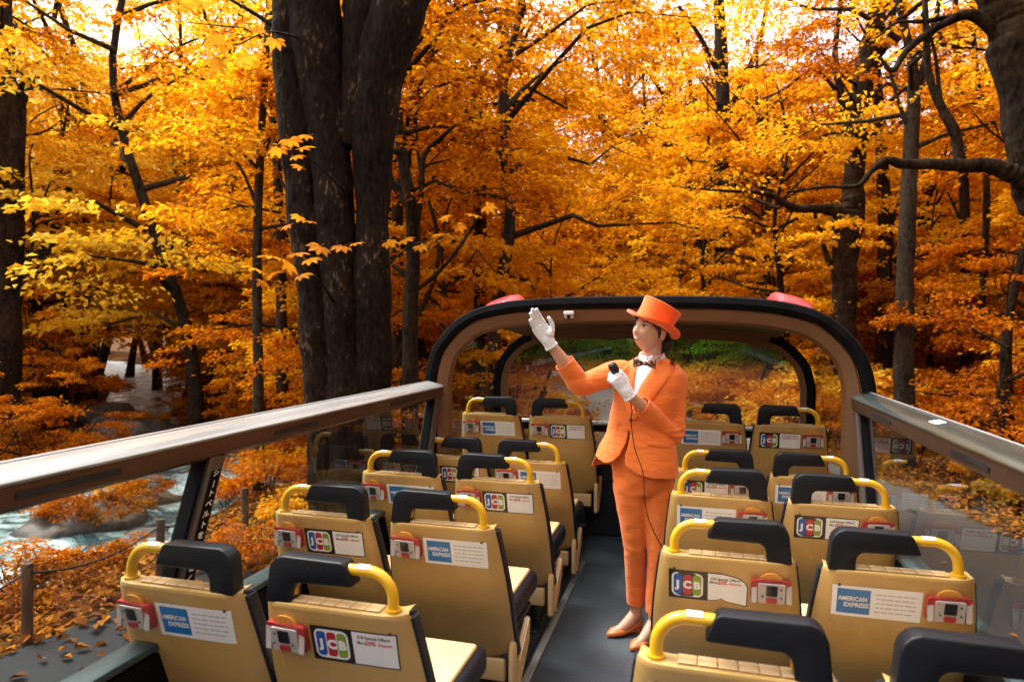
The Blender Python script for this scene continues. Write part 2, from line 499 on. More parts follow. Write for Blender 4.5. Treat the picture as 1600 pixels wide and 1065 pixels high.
def water_mat():
    m = bpy.data.materials.new('rushing_water')
    t, N, L = nodes_of(m); b = N['Principled BSDF']
    tc = N.new('ShaderNodeTexCoord')
    n1 = N.new('ShaderNodeTexNoise'); n1.inputs['Scale'].default_value = 0.55; n1.inputs['Detail'].default_value = 7; n1.inputs['Roughness'].default_value = 0.65
    n1.inputs['Distortion'].default_value = 1.2
    n2 = N.new('ShaderNodeTexNoise'); n2.inputs['Scale'].default_value = 4.0; n2.inputs['Detail'].default_value = 5
    L.new(tc.outputs['Object'], n1.inputs['Vector']); L.new(tc.outputs['Object'], n2.inputs['Vector'])
    r = N.new('ShaderNodeValToRGB'); e = r.color_ramp.elements
    e[0].position = 0.42; e[0].color = (0.03, 0.07, 0.078, 1); e[1].position = 0.66; e[1].color = (0.58, 0.74, 0.78, 1)
    x = e.new(0.5); x.color = (0.20, 0.30, 0.30, 1)
    L.new(n1.outputs['Fac'], r.inputs['Fac']); L.new(r.outputs[0], b.inputs['Base Color'])
    r2_ = N.new('ShaderNodeMapRange'); r2_.inputs['From Min'].default_value = 0.4; r2_.inputs['From Max'].default_value = 0.62
    r2_.inputs['To Min'].default_value = 0.08; r2_.inputs['To Max'].default_value = 0.6
    L.new(n1.outputs['Fac'], r2_.inputs['Value']); L.new(r2_.outputs[0], b.inputs['Roughness'])
    bp = N.new('ShaderNodeBump'); bp.inputs['Strength'].default_value = 0.7; bp.inputs['Distance'].default_value = 0.12
    L.new(n2.outputs['Fac'], bp.inputs['Height']); L.new(bp.outputs[0], b.inputs['Normal'])
    return m
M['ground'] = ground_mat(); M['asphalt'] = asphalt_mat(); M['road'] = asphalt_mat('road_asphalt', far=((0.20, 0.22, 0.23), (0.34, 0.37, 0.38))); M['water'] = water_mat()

# ------------------------------------------------------------------ ground sheet, road, river
def grid_axis(c, fine, ext, n_fine, n_out):
    a = np.linspace(c-fine, c+fine, n_fine)
    g = np.geomspace(1, ext/fine, n_out+1)[1:]*fine
    return np.concatenate([c-g[::-1], a, c+g])
gx = grid_axis(-10, 55, 500, 190, 18); gy = grid_axis(32, 55, 500, 190, 18)
GX, GY = np.meshgrid(gx, gy)
GZ = ground_z(GX, GY)
V = np.stack([GX, GY, GZ-0.03], -1).reshape(-1, 3)
nxg, nyg = len(gx), len(gy)
ii, jj = np.meshgrid(np.arange(nxg-1), np.arange(nyg-1))
a = (jj*nxg+ii).ravel()
F = np.stack([a, a+1, a+nxg+1, a+nxg], -1).ravel()
me = mesh_np('ground', V, F, np.arange(0, len(F), 4), np.full(len(F)//4, 4), [M['ground']], True)
tag(link('ground', me), kind='structure')

mb = MB()
P = ROAD_P
for i in range(len(P)):
    d = P[min(i+1, len(P)-1), :2]-P[max(i-1, 0), :2]; d = d/np.linalg.norm(d); n = np.array([d[1], -d[0]])
    hw = P[i][2]
    for q in (-hw, -hw*0.5, 0, hw*0.5, hw):
        p = P[i][:2]+n*q
        mb.v.append((p[0], p[1], 0.004+0.03*(1-(q/hw)**2)))
for i in range(len(P)-1):
    for k in range(4):
        mb.f.append((i*5+k, i*5+k+1, (i+1)*5+k+1, (i+1)*5+k)); mb.m.append(0)
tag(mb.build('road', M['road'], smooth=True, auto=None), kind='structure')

bm = bmesh.new()
lv = [bm.verts.new((x, y, 0.0)) for x, y in LAYBY]
f = bm.faces.new(lv)
if f.normal.z < 0: f.normal_flip()
bmesh.ops.triangulate(bm, faces=bm.faces)
lv = [bm.verts.new((x, y, -0.003)) for x, y in ((0.6, -58), (6.1, -58), (6.3, 5), (6.4, 15), (6.1, 20.5), (4.6, 22.4), (2.6, 22.6), (0.8, 20), (0.6, 10))]
f = bm.faces.new(lv); bmesh.ops.recalc_face_normals(bm, faces=bm.faces)
if f.normal.z < 0: f.normal_flip()
bmesh.ops.triangulate(bm, faces=bm.faces)
me = bpy.data.meshes.new('layby'); bm.to_mesh(me); bm.free(); me.materials.append(M['asphalt'])
tag(link('layby', me), kind='structure')

# the planted mound under the triple trunk
mb = MB(); n = 28
rings = []
for r_, z_ in ((1.0, -0.02), (0.85, 0.12), (0.6, 0.22), (0.3, 0.28), (0.02, 0.30)):
    rings.append([(ISLAND[0]+ISLAND[2]*r_*math.cos(2*math.pi*k/n)*(1+0.12*math.sin(3*k)), ISLAND[1]+ISLAND[2]*1.15*r_*math.sin(2*math.pi*k/n)*(1+0.1*math.cos(2*k)), z_+0.03*math.sin(k*5+r_*9)) for k in range(n)])
mb.loft(rings)
tag(mb.build('ground_mound', M['ground'], smooth=True), kind='structure')

mb = MB(); nw = 15
for i, (x, y, hw) in enumerate(RIV):
    d = RIV[min(i+1, len(RIV)-1), :2]-RIV[max(i-1, 0), :2]; d = d/np.linalg.norm(d); n = np.array([d[1], -d[0]])
    for k in range(nw):
        q = (k/(nw-1)*2-1)*(hw+1.6)
        p = np.array([x, y])+n*q
        z = float(water_z(p[0], p[1]))+0.07*noise.noise((p[0]*0.9, p[1]*0.9, 0))+0.05*noise.noise((p[0]*2.5, p[1]*2.5, 4))
        mb.v.append((p[0], p[1], z))
for i in range(len(RIV)-1):
    for k in range(nw-1):
        mb.f.append((i*nw+k, i*nw+k+1, (i+1)*nw+k+1, (i+1)*nw+k)); mb.m.append(0)
tag(mb.build('river_water', M['water'], smooth=True, auto=None), kind='structure')

# ------------------------------------------------------------------ trees
def leaves_mesh(name, pos, axis, normal, size, mat, wid=0.62, fold=0.18):
    """pos, axis, normal: (n,3); one folded four-vertex leaf each"""
    n = len(pos)
    axis = axis/np.linalg.norm(axis, axis=1, keepdims=True)
    side = np.cross(axis, normal); side /= np.linalg.norm(side, axis=1, keepdims=True)+1e-9
    nn = np.cross(side, axis)
    s = size[:, None]
    v = np.empty((n, 4, 3), np.float32)
    v[:, 0] = pos
    v[:, 1] = pos+axis*s*0.48+side*s*wid*0.5+nn*s*fold
    v[:, 2] = pos+axis*s-nn*s*0.10
    v[:, 3] = pos+axis*s*0.48-side*s*wid*0.5+nn*s*fold
    b = (np.arange(n)*4)[:, None]
    f = np.concatenate([b+0, b+1, b+2, b+0, b+2, b+3], 1).ravel()
    return mesh_np(name, v.reshape(-1, 3), f, np.arange(0, 6*n, 3), np.full(2*n, 3), [mat], False)

def spray_leaves(rng, base, direc, L, nl, size, spread=0.5, droop=0.22, rise=0.12, tilt=0.45):
    """leaves of one flat spray: (pos, axis, normal, size)"""
    t = rng.uniform(0.22, 1.0, nl)**0.8
    d = np.asarray(direc, float); d = d/np.linalg.norm(d)
    sd = np.cross(d, (0, 0, 1)); sd /= np.linalg.norm(sd)+1e-9
    s = rng.normal(0, 1, nl)*spread*L*(0.22+0.55*(1-t)*t*2)
    pos = np.asarray(base)[None]+d[None]*(t*L)[:, None]+sd[None]*s[:, None]
    pos[:, 2] += rise*L*t-droop*L*t*t-0.10*np.abs(s)+rng.normal(0, 0.055, nl)
    ax = d[None]*rng.uniform(0.3, 1, (nl, 1))+sd[None]*(np.sign(s)*rng.uniform(0, 1.1, nl))[:, None]+rng.normal(0, 0.35, (nl, 3))
    ax[:, 2] -= 0.25
    nm = np.tile(np.array([0, 0, 1.0]), (nl, 1))+rng.normal(0, tilt, (nl, 3))
    return pos, ax, nm, size*rng.uniform(0.65, 1.25, nl)

def crown(name, seed, zlo, zhi, rad, ncl, nleaf, lsize, mat, axis=None, twigs=None, top=0.85):
    """clumps of leaves, each a flat, slightly tilted fan, spread through the crown's volume on limbs"""
    rng = np.random.default_rng(seed)
    out = [[], [], [], []]
    nl = max(5, ncl//9)
    limbs = []
    for k in range(nl):
        h = (k+rng.uniform(0, 0.8))/nl*top
        z = zlo+h*(zhi-zlo)*0.86
        env = rad*math.sqrt(max(0.08, 1-((h-0.38)/0.66)**2))
        ang = k*2.4+rng.uniform(-0.6, 0.6)
        a0 = axis(z) if axis else (0, 0)
        L = env*rng.uniform(0.75, 1.2)
        up_ = rng.uniform(0.1, 0.5)+0.5*h
        P0 = np.array([a0[0], a0[1], z-0.3*L*up_])
        dv = np.array([math.cos(ang), math.sin(ang), 0])
        pts = [P0+dv*L*t+np.array([0, 0, L*(up_*t-0.35*t*t)])+rng.normal(0, 0.06*L*min(t*2, 1), 3)*(t > 0) for t in (0, .3, .6, .85, 1.05)]
        limbs.append((pts, L, ang))
        if twigs is not None:
            r0 = 0.022+0.016*L
            twigs.tube([tuple(p) for p in pts], [r0, r0*.7, r0*.45, r0*.25, 0.005], 5, cap=False)
    per = max(1, ncl//nl)
    for pts, L, ang in limbs:
        Q = crom(pts, 20)
        for c in range(per):
            t = rng.uniform(0.25, 1.0)
            q = Q[int(t*19)]
            aa = ang+rng.normal(0, 0.9)
            sl = L*rng.uniform(0.22, 0.5)*(1.25-0.5*t)
            d = np.array([math.cos(aa), math.sin(aa), rng.uniform(-0.15, 0.35)])
            b = q+rng.normal(0, 0.10, 3)*L*np.array([1, 1, 1.1])
            p = spray_leaves(rng, b, d, sl+0.45, int(nleaf*rng.uniform(0.6, 1.4)), lsize, spread=0.62, droop=0.3, rise=0.1)
            for o, r_ in zip(out, p): o.append(r_)
            if twigs is not None and c % 2 == 0:
                e_ = b+d/np.linalg.norm(d)*(sl+0.3); m_ = (q+e_)/2+np.array([0, 0, 0.05*L])
                twigs.tube([tuple(q), tuple(m_), tuple(e_-np.array([0, 0, 0.1]))], [0.013, 0.009, 0.004], 4, cap=False)
    # the leader's own top
    for c in range(max(3, ncl//10)):
        z = zhi-rng.uniform(0, 0.22)*(zhi-zlo); a0 = axis(z) if axis else (0, 0); aa = rng.uniform(0, 6.28)
        p = spray_leaves(rng, np.array([a0[0], a0[1], z]), np.array([math.cos(aa), math.sin(aa), 0.3]), rad*0.45, nleaf, lsize)
        for o, r_ in zip(out, p): o.append(r_)
    return leaves_mesh(name, *[np.concatenate(q) for q in out], mat)

def trunk_tube(mb, path, seg=10, rough=0.06, seed=0, n=None, ridge=0.0, mi=0):
    """path: (x,y,z,r) control points, bottom first"""
    n = n or max(8, len(path)*5)
    Q = crom(path, n)
    pts = [Vector(q[:3]) for q in Q]
    t0 = (pts[1]-pts[0]).normalized()
    nrm = Vector((1, 0, 0)); nrm = (nrm-t0*nrm.dot(t0)).normalized()
    rings = []
    for i, p in enumerate(pts):
        t = (pts[min(i+1, n-1)]-pts[max(i-1, 0)]).normalized()
        nrm = (nrm-t*nrm.dot(t)).normalized(); b = t.cross(nrm)
        ring = []
        for k in range(seg):
            a = 2*math.pi*k/seg
            dirv = nrm*math.cos(a)+b*math.sin(a)
            rr = max(Q[i][3], 0.004)
            nzv = noise.noise((p+dirv*rr)*(0.8/max(rr, 0.08))*0.5+Vector((seed, 0, 0)))+0.5*noise.noise((p+dirv*rr)*(2.0/max(rr, 0.08))*0.5+Vector((seed, 3, 0)))
            ring.append(p+dirv*rr*(1+rough*2*nzv+(ridge*noise.ridged_multi_fractal(Vector((math.cos(a)*5, math.sin(a)*5, p.z*1.1+seed)), 1.0, 2.0, 3, 0.9, 2.0)*0.05 if ridge else 0)))
        rings.append(ring)
    mb.loft(rings, mi, cap=True)
    return Q

def hero(name, label, depth, trunk, limbs, bark, crown_args=None, leafm=None, base_z=None, rough=0.07, seg=14, group=None, ridge=0.0, seed=0, depth_j=0.25):
    """trunk/limbs: (px, py, width px) in the photograph's frame, at a depth; the trunk's foot goes down to the ground"""
    rs = random.Random(seed)
    K = depth/1057.5
    root_xy = W(trunk[0][0], trunk[0][1], depth)
    gz = float(ground_z(root_xy.x, root_xy.y)) if base_z is None else base_z
    base = Vector((root_xy.x, root_xy.y, gz-0.15))
    e = empty(name, base)
    tag(e, label, 'tree', group)
    mb = MB()
    def path(pts, j=0.0):
        out = []
        for i, (x, y, wd) in enumerate(pts):
            dd = depth+j*i
            q = W(x, y, dd)-base
            out.append((q.x, q.y, q.z, wd*0.5*dd/1057.5))
        return out
    tp = path(trunk)
    if tp[0][2] > 0.3:
        r0 = tp[0][3]
        dx = tp[0][0]; dy = tp[0][1]
        tp = [(dx, dy, 0.0, r0*1.55), (dx, dy, 0.22+0.1*r0, r0*1.22), (dx, dy, max(0.6, tp[0][2]*0.55), r0*1.04)]+tp
    trunk_tube(mb, tp, seg, rough, seed, n=max(16, (22 if ridge else 5)*len(tp)), ridge=ridge)
    for li, l in enumerate(limbs):
        j = rs.uniform(-depth_j, depth_j)*(0.1*depth/10)
        rg_ = ridge if l[0][2] > 30 else 0
        trunk_tube(mb, path(l, j), max(6, seg-5) if not rg_ else seg, rough, seed+li+1, n=max(10, (22 if rg_ else 5)*len(l)), ridge=rg_)
    tw = MB() if crown_args else None
    if crown_args:
        ca = dict(crown_args)
        top = tp[-1]
        zs = np.array([p[2] for p in tp]); xs = np.array([p[0] for p in tp]); ys = np.array([p[1] for p in tp])
        o_ = np.argsort(zs)
        ax = (lambda z: (float(np.interp(z, zs[o_], xs[o_])), float(np.interp(z, zs[o_], ys[o_]))))
        me = crown('crown', seed+100, mat=leafm, axis=ax, twigs=tw, **ca)
        mb.v, mb.f, mb.m  # trunk and its limbs
        b0 = len(mb.v)
        mb.add(tw.v, tw.f, 0)
        mb.build('trunk', bark, e, smooth=True, auto=None)
        link('crown', me, e)
    else:
        mb.build('trunk', bark, e, smooth=True, auto=None)
    return e

B1, B2, B3 = M['bark_dark'], M['bark_moss'], M['bark_grey']
CR = lambda zlo, zhi, rad, ns=90, nl=70, ls=0.15, **k: dict(zlo=zlo, zhi=zhi, rad=rad, ncl=ns, nleaf=nl, lsize=ls, **k)

HERO = []
# the three stems of the big tree left of the middle, rooted on the mound
big = hero('triple_trunk_tree', 'huge dark mossy tree with three thick trunks beside the railing, its crown above the picture', 11.3,
     [(546, 800, 74), (542, 640, 66), (535, 480, 60), (524, 330, 58), (510, 200, 62), (494, 60, 78), (472, -120, 74), (430, -500, 55), (400, -900, 26)],
     [[(588, 830, 62), (584, 640, 52), (583, 500, 52), (582, 330, 54), (586, 190, 66), (602, 80, 84), (628, 0, 90), (670, -130, 80), (760, -420, 50), (820, -700, 24)],
      [(516, 830, 60), (503, 660, 50), (491, 500, 47), (474, 330, 46), (460, 180, 50), (452, 40, 52), (434, -160, 44), (380, -450, 26)],
      [(545, 230, 40), (560, 130, 50), (568, 40, 58), (560, -80, 48), (590, -300, 30)],
      [(447, 60, 12), (425, 40, 8), (395, 20, 6), (350, -6, 4)]],
     B2, None, rough=0.10, seg=64, seed=3, base_z=0.25, ridge=1.0)
leftedge = hero('broken_limb_tree', 'dark trunk cut by the left edge of the view with a broken stub', 26,
     [(4, 640, 46), (6, 560, 46), (8, 400, 50), (8, 250, 54), (8, 160, 56), (0, 120, 44), (-2, 40, 38), (-10, -150, 34), (-30, -500, 20)],
     [[(20, 170, 26), (34, 152, 20), (40, 147, 12)], [(18, 165, 12), (38, 128, 7), (50, 136, 3)], [(30, 470, 8), (48, 400, 6), (52, 330, 5), (46, 250, 3), (52, 225, 2)], [(50, 350, 5), (66, 315, 3.5), (80, 282, 2)], [(33, 380, 5), (60, 350, 4), (100, 340, 2)]],
     B1, CR(12, 20, 4.2, 70, 60), M['leaf_orange'], seg=14, seed=5)
hero('curved_trunk_tree', 'slender curved tree forking just right of the triple trunk', 15.5,
     [(640, 600, 26), (642, 480, 24), (646, 380, 22), (640, 310, 20), (628, 240, 18), (618, 140, 18), (632, 50, 16), (660, -60, 14), (700, -300, 8)],
     [[(646, 372, 14), (658, 300, 11), (662, 245, 9), (690, 215, 7), (712, 195, 4)], [(640, 320, 12), (615, 290, 10), (606, 250, 9), (604, 180, 7)], [(644, 440, 10), (622, 420, 8), (612, 415, 5)], [(630, 470, 7), (690, 420, 6), (735, 360, 5), (752, 325, 3)], [(618, 150, 8), (645, 80, 7), (700, 20, 5), (760, 0, 3)]],
     B1, CR(6.5, 13, 3.0, 70), M['leaf_orange'], seed=8)
hero('pale_sapling_tree', 'pale thin straight trunk left of the triple trunk, nearer the river', 17,
     [(404, 700, 17), (403, 560, 16), (402, 430, 15), (404, 300, 13), (412, 150, 11), (420, 0, 9), (425, -200, 5)],
     [[(404, 330, 6), (380, 270, 5), (350, 230, 3)], [(404, 260, 6), (430, 200, 4), (445, 160, 3)]],
     B3, CR(7, 12, 2.2, 45), M['leaf_gold'], seed=9)
hero('pale_straight_tree', 'pale straight trunk right against the left side of the triple trunk', 20,
     [(441, 660, 19), (440, 520, 17), (438, 380, 16), (432, 240, 14), (425, 100, 12), (420, -80, 9)],
     [[(438, 360, 7), (415, 300, 5), (400, 280, 3)]], B3, CR(7, 14, 2.6, 45), M['leaf_gold'], seed=10)
hero('forked_tree', 'dark tree forking low into two stems, left of the knotted tree', 34,
     [(1114, 520, 30), (1115, 465, 29), (1116, 420, 28), (1122, 370, 25), (1127, 290, 23), (1130, 200, 22), (1128, 110, 20), (1124, 20, 17), (1118, -100, 14), (1110, -300, 7)],
     [[(1112, 435, 20), (1100, 390, 17), (1088, 340, 15), (1082, 290, 13), (1070, 240, 11), (1040, 225, 7), (1028, 222, 4)], [(1128, 200, 12), (1160, 130, 10), (1185, 70, 8), (1200, 0, 6)], [(1126, 300, 9), (1090, 296, 7), (1050, 292, 4)], [(1128, 130, 9), (1095, 60, 7), (1060, 10, 5)]],
     B1, CR(10, 19, 4.2, 90), M['leaf_gold'], seed=12)
knob = hero('knotted_tree', 'twisted dark tree with a knotted bulge and a long low limb', 24,
     [(1318, 620, 39.5), (1317, 540, 36.5), (1318, 470, 34.2), (1322, 400, 33.4), (1326, 350, 42.6), (1333, 310, 30.4), (1334, 260, 28.9), (1338, 200, 35.0), (1344, 150, 30.4), (1356, 90, 28.9), (1370, 20, 25.8), (1384, -80, 21.3), (1400, -300, 10.6)],
     [[(1322, 345, 28.9), (1308, 330, 21.3), (1280, 326, 15.2), (1250, 326, 12.9), (1225, 318, 10.6), (1205, 305, 8.4), (1180, 300, 6.1), (1130, 298, 4.6), (1060, 292, 2.3)],
      [(1338, 205, 16.7), (1322, 172, 13.7), (1310, 130, 11.4), (1305, 80, 9.1), (1312, 20, 7.6), (1318, -60, 5.3)],
      [(1350, 110, 12.2), (1385, 70, 9.9), (1400, 0, 7.6), (1420, -80, 5.3)],
      [(1318, 440, 12.2), (1296, 410, 9.1), (1284, 370, 6.8), (1272, 330, 4.6)], [(1306, 140, 6.8), (1270, 110, 5.3), (1225, 140, 3.8), (1190, 155, 2.3)]],
     B1, CR(9.5, 15, 3.6, 75), M['leaf_orange'], rough=0.13, seg=40, seed=14, ridge=0.8)
hero('straight_grey_tree', 'straight greyish trunk right of the knotted tree, forked near the top', 18,
     [(1413, 560, 29.6), (1414, 470, 25.9), (1416, 380, 24.4), (1420, 300, 22.9), (1424, 220, 22.2), (1428, 150, 19.2), (1424, 90, 13.3), (1408, 20, 10.4), (1390, -80, 7.4), (1380, -250, 3.7)],
     [[(1428, 160, 13.3), (1445, 100, 11.1), (1460, 40, 8.9), (1474, -40, 5.9)], [(1424, 215, 7.4), (1404, 160, 5.9), (1390, 110, 4.4)]],
     B3, CR(9, 17, 3.6, 75), M['leaf_gold'], seed=16)
hero('overhanging_limb_tree', 'near dark tree at the right edge reaching a long limb over the scene', 8.2,
     [(1720, 700, 120), (1710, 500, 110), (1690, 380, 100), (1640, 300, 84), (1604, 215, 60), (1600, 150, 62), (1586, 90, 66), (1575, 40, 60), (1545, -20, 46), (1500, -120, 34), (1450, -300, 18)],
     [[(1660, 320, 44), (1610, 284, 34), (1575, 268, 27), (1540, 258, 22), (1500, 259, 19), (1455, 256, 16), (1410, 256, 14), (1385, 250, 11), (1362, 266, 9), (1340, 290, 7), (1290, 292, 5), (1230, 300, 3)],
      [(1500, 258, 18), (1494, 215, 16), (1478, 180, 14), (1462, 150, 13), (1450, 110, 11), (1447, 50, 9), (1444, -30, 7)],
      [(1580, 70, 30), (1520, 24, 17), (1470, 40, 12), (1420, 76, 10), (1395, 110, 8), (1375, 90, 4)],
      [(1470, 165, 7), (1460, 80, 5), (1440, 20, 4)], [(1520, 24, 10), (1480, 28, 8), (1440, 34, 6), (1400, 36, 4), (1370, 60, 3)]],
     B1, None, rough=0.10, seg=40, seed=18, ridge=0.8)
hero('twin_slim_tree', 'slim dark trunk in the right background, left of a thinner one', 25,
     [(1512, 560, 17), (1511, 470, 16), (1508, 380, 15), (1506, 290, 14), (1500, 180, 12), (1495, 60, 10), (1490, -80, 6)], [[(1508, 360, 6), (1490, 320, 4), (1480, 300, 2)]], B1, CR(8, 16, 3, 60), M['leaf_orange'], seed=20)
hero('twin_slim_tree', 'thinnest dark trunk in the right background, nearest the right edge', 22,
     [(1531, 560, 11), (1536, 450, 10), (1541, 340, 10), (1540, 250, 9), (1530, 150, 8), (1522, 60, 7), (1520, -60, 5)], [], B1, CR(8, 15, 2.6, 50), M['leaf_gold'], seed=21)
hero('slanting_tree', 'dark trunk standing between the knotted tree and the grey trunk', 26,
     [(1380, 560, 24), (1381, 450, 22), (1383, 360, 21), (1380, 280, 19), (1374, 180, 16), (1366, 60, 12), (1360, -80, 7)], [[(1382, 380, 8), (1400, 330, 6), (1408, 300, 4)]], B1, CR(9, 18, 3.4, 70), M['leaf_orange'], seed=22)
hero('high_fork_tree', 'dark stem standing behind the curved tree in the upper middle', 23,
     [(752, 560, 24), (750, 420, 22), (749, 290, 21), (745, 200, 20), (744, 110, 17), (735, 20, 14), (720, -80, 9)], [[(747, 220, 9), (725, 170, 7), (708, 130, 4)]], B1, CR(9, 17, 3.4, 70), M['leaf_gold'], seed=23)
hero('high_branch_tree', 'dark stem branching near the top of the view, right of the upper middle', 27,
     [(795, 560, 20), (793, 430, 18), (792, 300, 17), (791, 220, 16), (788, 120, 15), (790, 40, 13), (800, -60, 9)], [[(789, 130, 8), (820, 60, 6), (848, 10, 4)], [(790, 60, 7), (770, 20, 5), (758, -10, 3)]], B1, CR(10, 19, 3.6, 70), M['leaf_gold'], seed=24)

# ---- ordinary forest trees: a few kinds, copied with their own place, turn and size
KINDS = []
def kind(seed, H, zlo, rad, r0, ns, nl, ls, mat, bark, bend=0.5):
    rs = random.Random(seed)
    mb = MB()
    path = []; x = y = 0
    for i in range(6):
        t = i/5
        path.append((x, y, t*H*0.95, r0*(1-0.8*t)*(1.45 if i == 0 else 1)))
        x += rs.uniform(-bend, bend)*H/14; y += rs.uniform(-bend, bend)*H/14
    Q = trunk_tube(mb, path, 9, 0.08, seed, n=20)
    for k in range(5):
        i = rs.randint(7, 17); q = Q[i]; a = rs.uniform(0, 6.28); L = rad*rs.uniform(0.5, 0.9)
        pts = [(q[0], q[1], q[2], q[3]*0.6)]
        for t in (0.35, 0.7, 1.0):
            pts.append((q[0]+math.cos(a)*L*t+rs.uniform(-.2, .2), q[1]+math.sin(a)*L*t+rs.uniform(-.2, .2), q[2]+L*(0.9*t-0.15*t*t), q[3]*0.6*(1-0.8*t)))
        trunk_tube(mb, pts, 6, 0.06, seed+k, n=9)
    tw = MB()
    zs = Q[:, 2]
    axf = lambda z: (float(np.interp(z, zs, Q[:, 0])), float(np.interp(z, zs, Q[:, 1])))
    cm = crown('crown', seed*7+1, zlo, H, rad, ns, nl, ls, M[mat], axis=axf, twigs=tw)
    mb.add(tw.v, tw.f, 0)
    tm = mb.mesh('trunk', M[bark], True)
    return tm, cm
TALL = [kind(31, 16, 3.5, 4.6, 0.22, 110, 82, 0.19, 'leaf_orange', 'bark_dark'),
        kind(32, 14, 3.0, 4.0, 0.18, 100, 82, 0.19, 'leaf_gold', 'bark_dark', 0.9),
        kind(33, 18, 5.0, 5.0, 0.25, 120, 82, 0.20, 'leaf_gold', 'bark_grey'),
        kind(34, 13, 2.5, 3.8, 0.15, 100, 82, 0.18, 'leaf_orange', 'bark_dark', 1.2),
        kind(36, 17, 3.5, 4.8, 0.20, 105, 82, 0.19, 'leaf_yellow', 'bark_grey', 0.7),
        kind(35, 17, 4.0, 4.8, 0.28, 115, 82, 0.19, 'leaf_orange', 'bark_moss', 0.7)]
TALL_D = ['orange-leaved tree with a dark trunk', 'golden tree with a slim dark trunk', 'golden tree with a grey trunk', 'orange-leaved tree with a bent dark trunk', 'bright yellow tree with a grey trunk', 'broad orange-leaved tree with a mottled trunk']
SMALL_D = ['slim young orange tree', 'low young orange tree', 'slim young golden tree', 'small rust-red young tree']
POLE = [kind(61, 17, 9, 2.6, 0.13, 40, 80, 0.17, 'leaf_gold', 'bark_dark', 0.6), kind(62, 15, 8, 2.2, 0.10, 34, 80, 0.17, 'leaf_orange', 'bark_dark', 1.0), kind(63, 16, 8, 2.4, 0.12, 36, 80, 0.17, 'leaf_gold', 'bark_grey', 0.8)]
POLE_D = ['slender dark tree with a high golden crown', 'crooked dark tree with a high orange crown', 'slender grey tree with a high golden crown']
SMALL = [kind(41, 6.5, 1.0, 2.6, 0.06, 55, 90, 0.15, 'leaf_orange', 'bark_dark', 1.2),
         kind(42, 5.0, 0.6, 2.3, 0.05, 48, 90, 0.15, 'leaf_orange', 'bark_dark', 1.2),
         kind(43, 8.0, 1.2, 2.9, 0.08, 60, 90, 0.16, 'leaf_gold', 'bark_grey', 1.0),
         kind(44, 4.0, 0.4, 2.1, 0.04, 44, 90, 0.14, 'leaf_rust', 'bark_dark', 1.2)]
def place(kinds, name, x, y, label, group, rs, s=None, k=None, cat='tree'):
    k = k if k is not None else rs.randrange(len(kinds))
    tm, cm = kinds[k]
    label = label.replace('@', (TALL_D if kinds is TALL else POLE_D if kinds is POLE else SMALL_D)[k])
    s = s or rs.uniform(0.82, 1.22)
    e = empty(name, (x, y, float(ground_z(x, y))-0.08), rs.uniform(0, 6.28))
    e.scale = (s, s, s*rs.uniform(0.92, 1.1))
    tag(e, label, cat, group)
    if tm is not None: link('trunk', tm, e)
    link('crown', cm, e)
    return e

def camspace(x, y):
    p = Vector((x, y, 0))
    d = p.x*fw.x+p.y*fw.y; l = p.x*r2.x+p.y*r2.y
    return d, 800+1057.5*l/max(d, 0.01)
def ok_spot(x, y, road=1.6, river=0.9):
    dr = road_gap(x, y)
    dv, hw, _ = seg_dist(np.array([x]), np.array([y]), RIV)
    if dr[0] < road or dv[0] < hw[0]+river: return False
    if -8.6 < x < -2 and y < 18.5: return False
    if x < -7 and -60 < y < 4 and x > -8.3: return False
    return True
def scatter(n, dmin, dmax, gap, seed, pxlo=-250, pxhi=1850, **kw):
    rs = random.Random(seed); pts = []
    tries = 0
    while len(pts) < n and tries < 20000:
        tries += 1
        d = math.sqrt(rs.uniform(dmin**2, dmax**2)); px = rs.uniform(pxlo, pxhi)
        l = (px-800)/1057.5*d
        x = -math.sin(YAW)*d+math.cos(YAW)*l; y = math.cos(YAW)*d+math.sin(YAW)*l
        if not ok_spot(x, y, **kw): continue
        if any((x-a)**2+(y-b)**2 < gap*gap for a, b in pts): continue
        pts.append((x, y))
    return pts
HEROXY = [(o.location.x, o.location.y) for o in bpy.data.objects if o.type == 'EMPTY' and o.parent is None]
def zone(px, d, x):
    if px < 430: return 'across the stream' if x < -15 else 'on the near stream bank'
    if px < 700: return 'behind the triple trunk'
    if px < 1000: return 'over the front roof'
    if px < 1300: return 'where the road bends'
    return 'on the right bank'
def open_view(px, d, small):
    if not small and px < 290 and d < 31: return True
    """where the photograph looks down on the stream"""
    if small: return (100 < px < 275 and d < 52) or (px < 440 and d < 25) or (430 <= px < 620 and d < 17)
    return px < 430 and d < 20
def near_hero(x, y, g): return any(math.hypot(x-a, y-b) < g for a, b in HEROXY)
def dz(d):
    return 'nearest the bus' if d < 24 else ('midway back' if d < 36 else 'farther back')
rs = random.Random(77)
for (x, y) in scatter(80, 19, 48, 3.2, 101, river=2.0):
    d, px = camspace(x, y)
    if open_view(px, d, False) or near_hero(x, y, 1.6): continue
    if (1170 < px < 1420 and d < 25) or (1050 < px < 1150 and d < 34): continue
    z = zone(px, d, x)
    kk = rs.choice((1, 2, 4, 4, 0)) if px < 430 else rs.choice((1, 2, 2, 0, 1, 3, 5))
    place(TALL, 'forest_tree', x, y, 'tall @ '+z+' '+dz(d), 'tall trees '+z, rs, k=kk)
for (x, y) in scatter(120, 48, 98, 4.2, 103):
    if road_gap(x, y)[0] < 2: continue
    d, px = camspace(x, y); z = zone(px, d, -20 if px < 430 else x)
    place(TALL, 'forest_tree', x, y, 'distant @ '+z, 'distant trees '+z, rs, s=rs.uniform(1.05, 1.5))
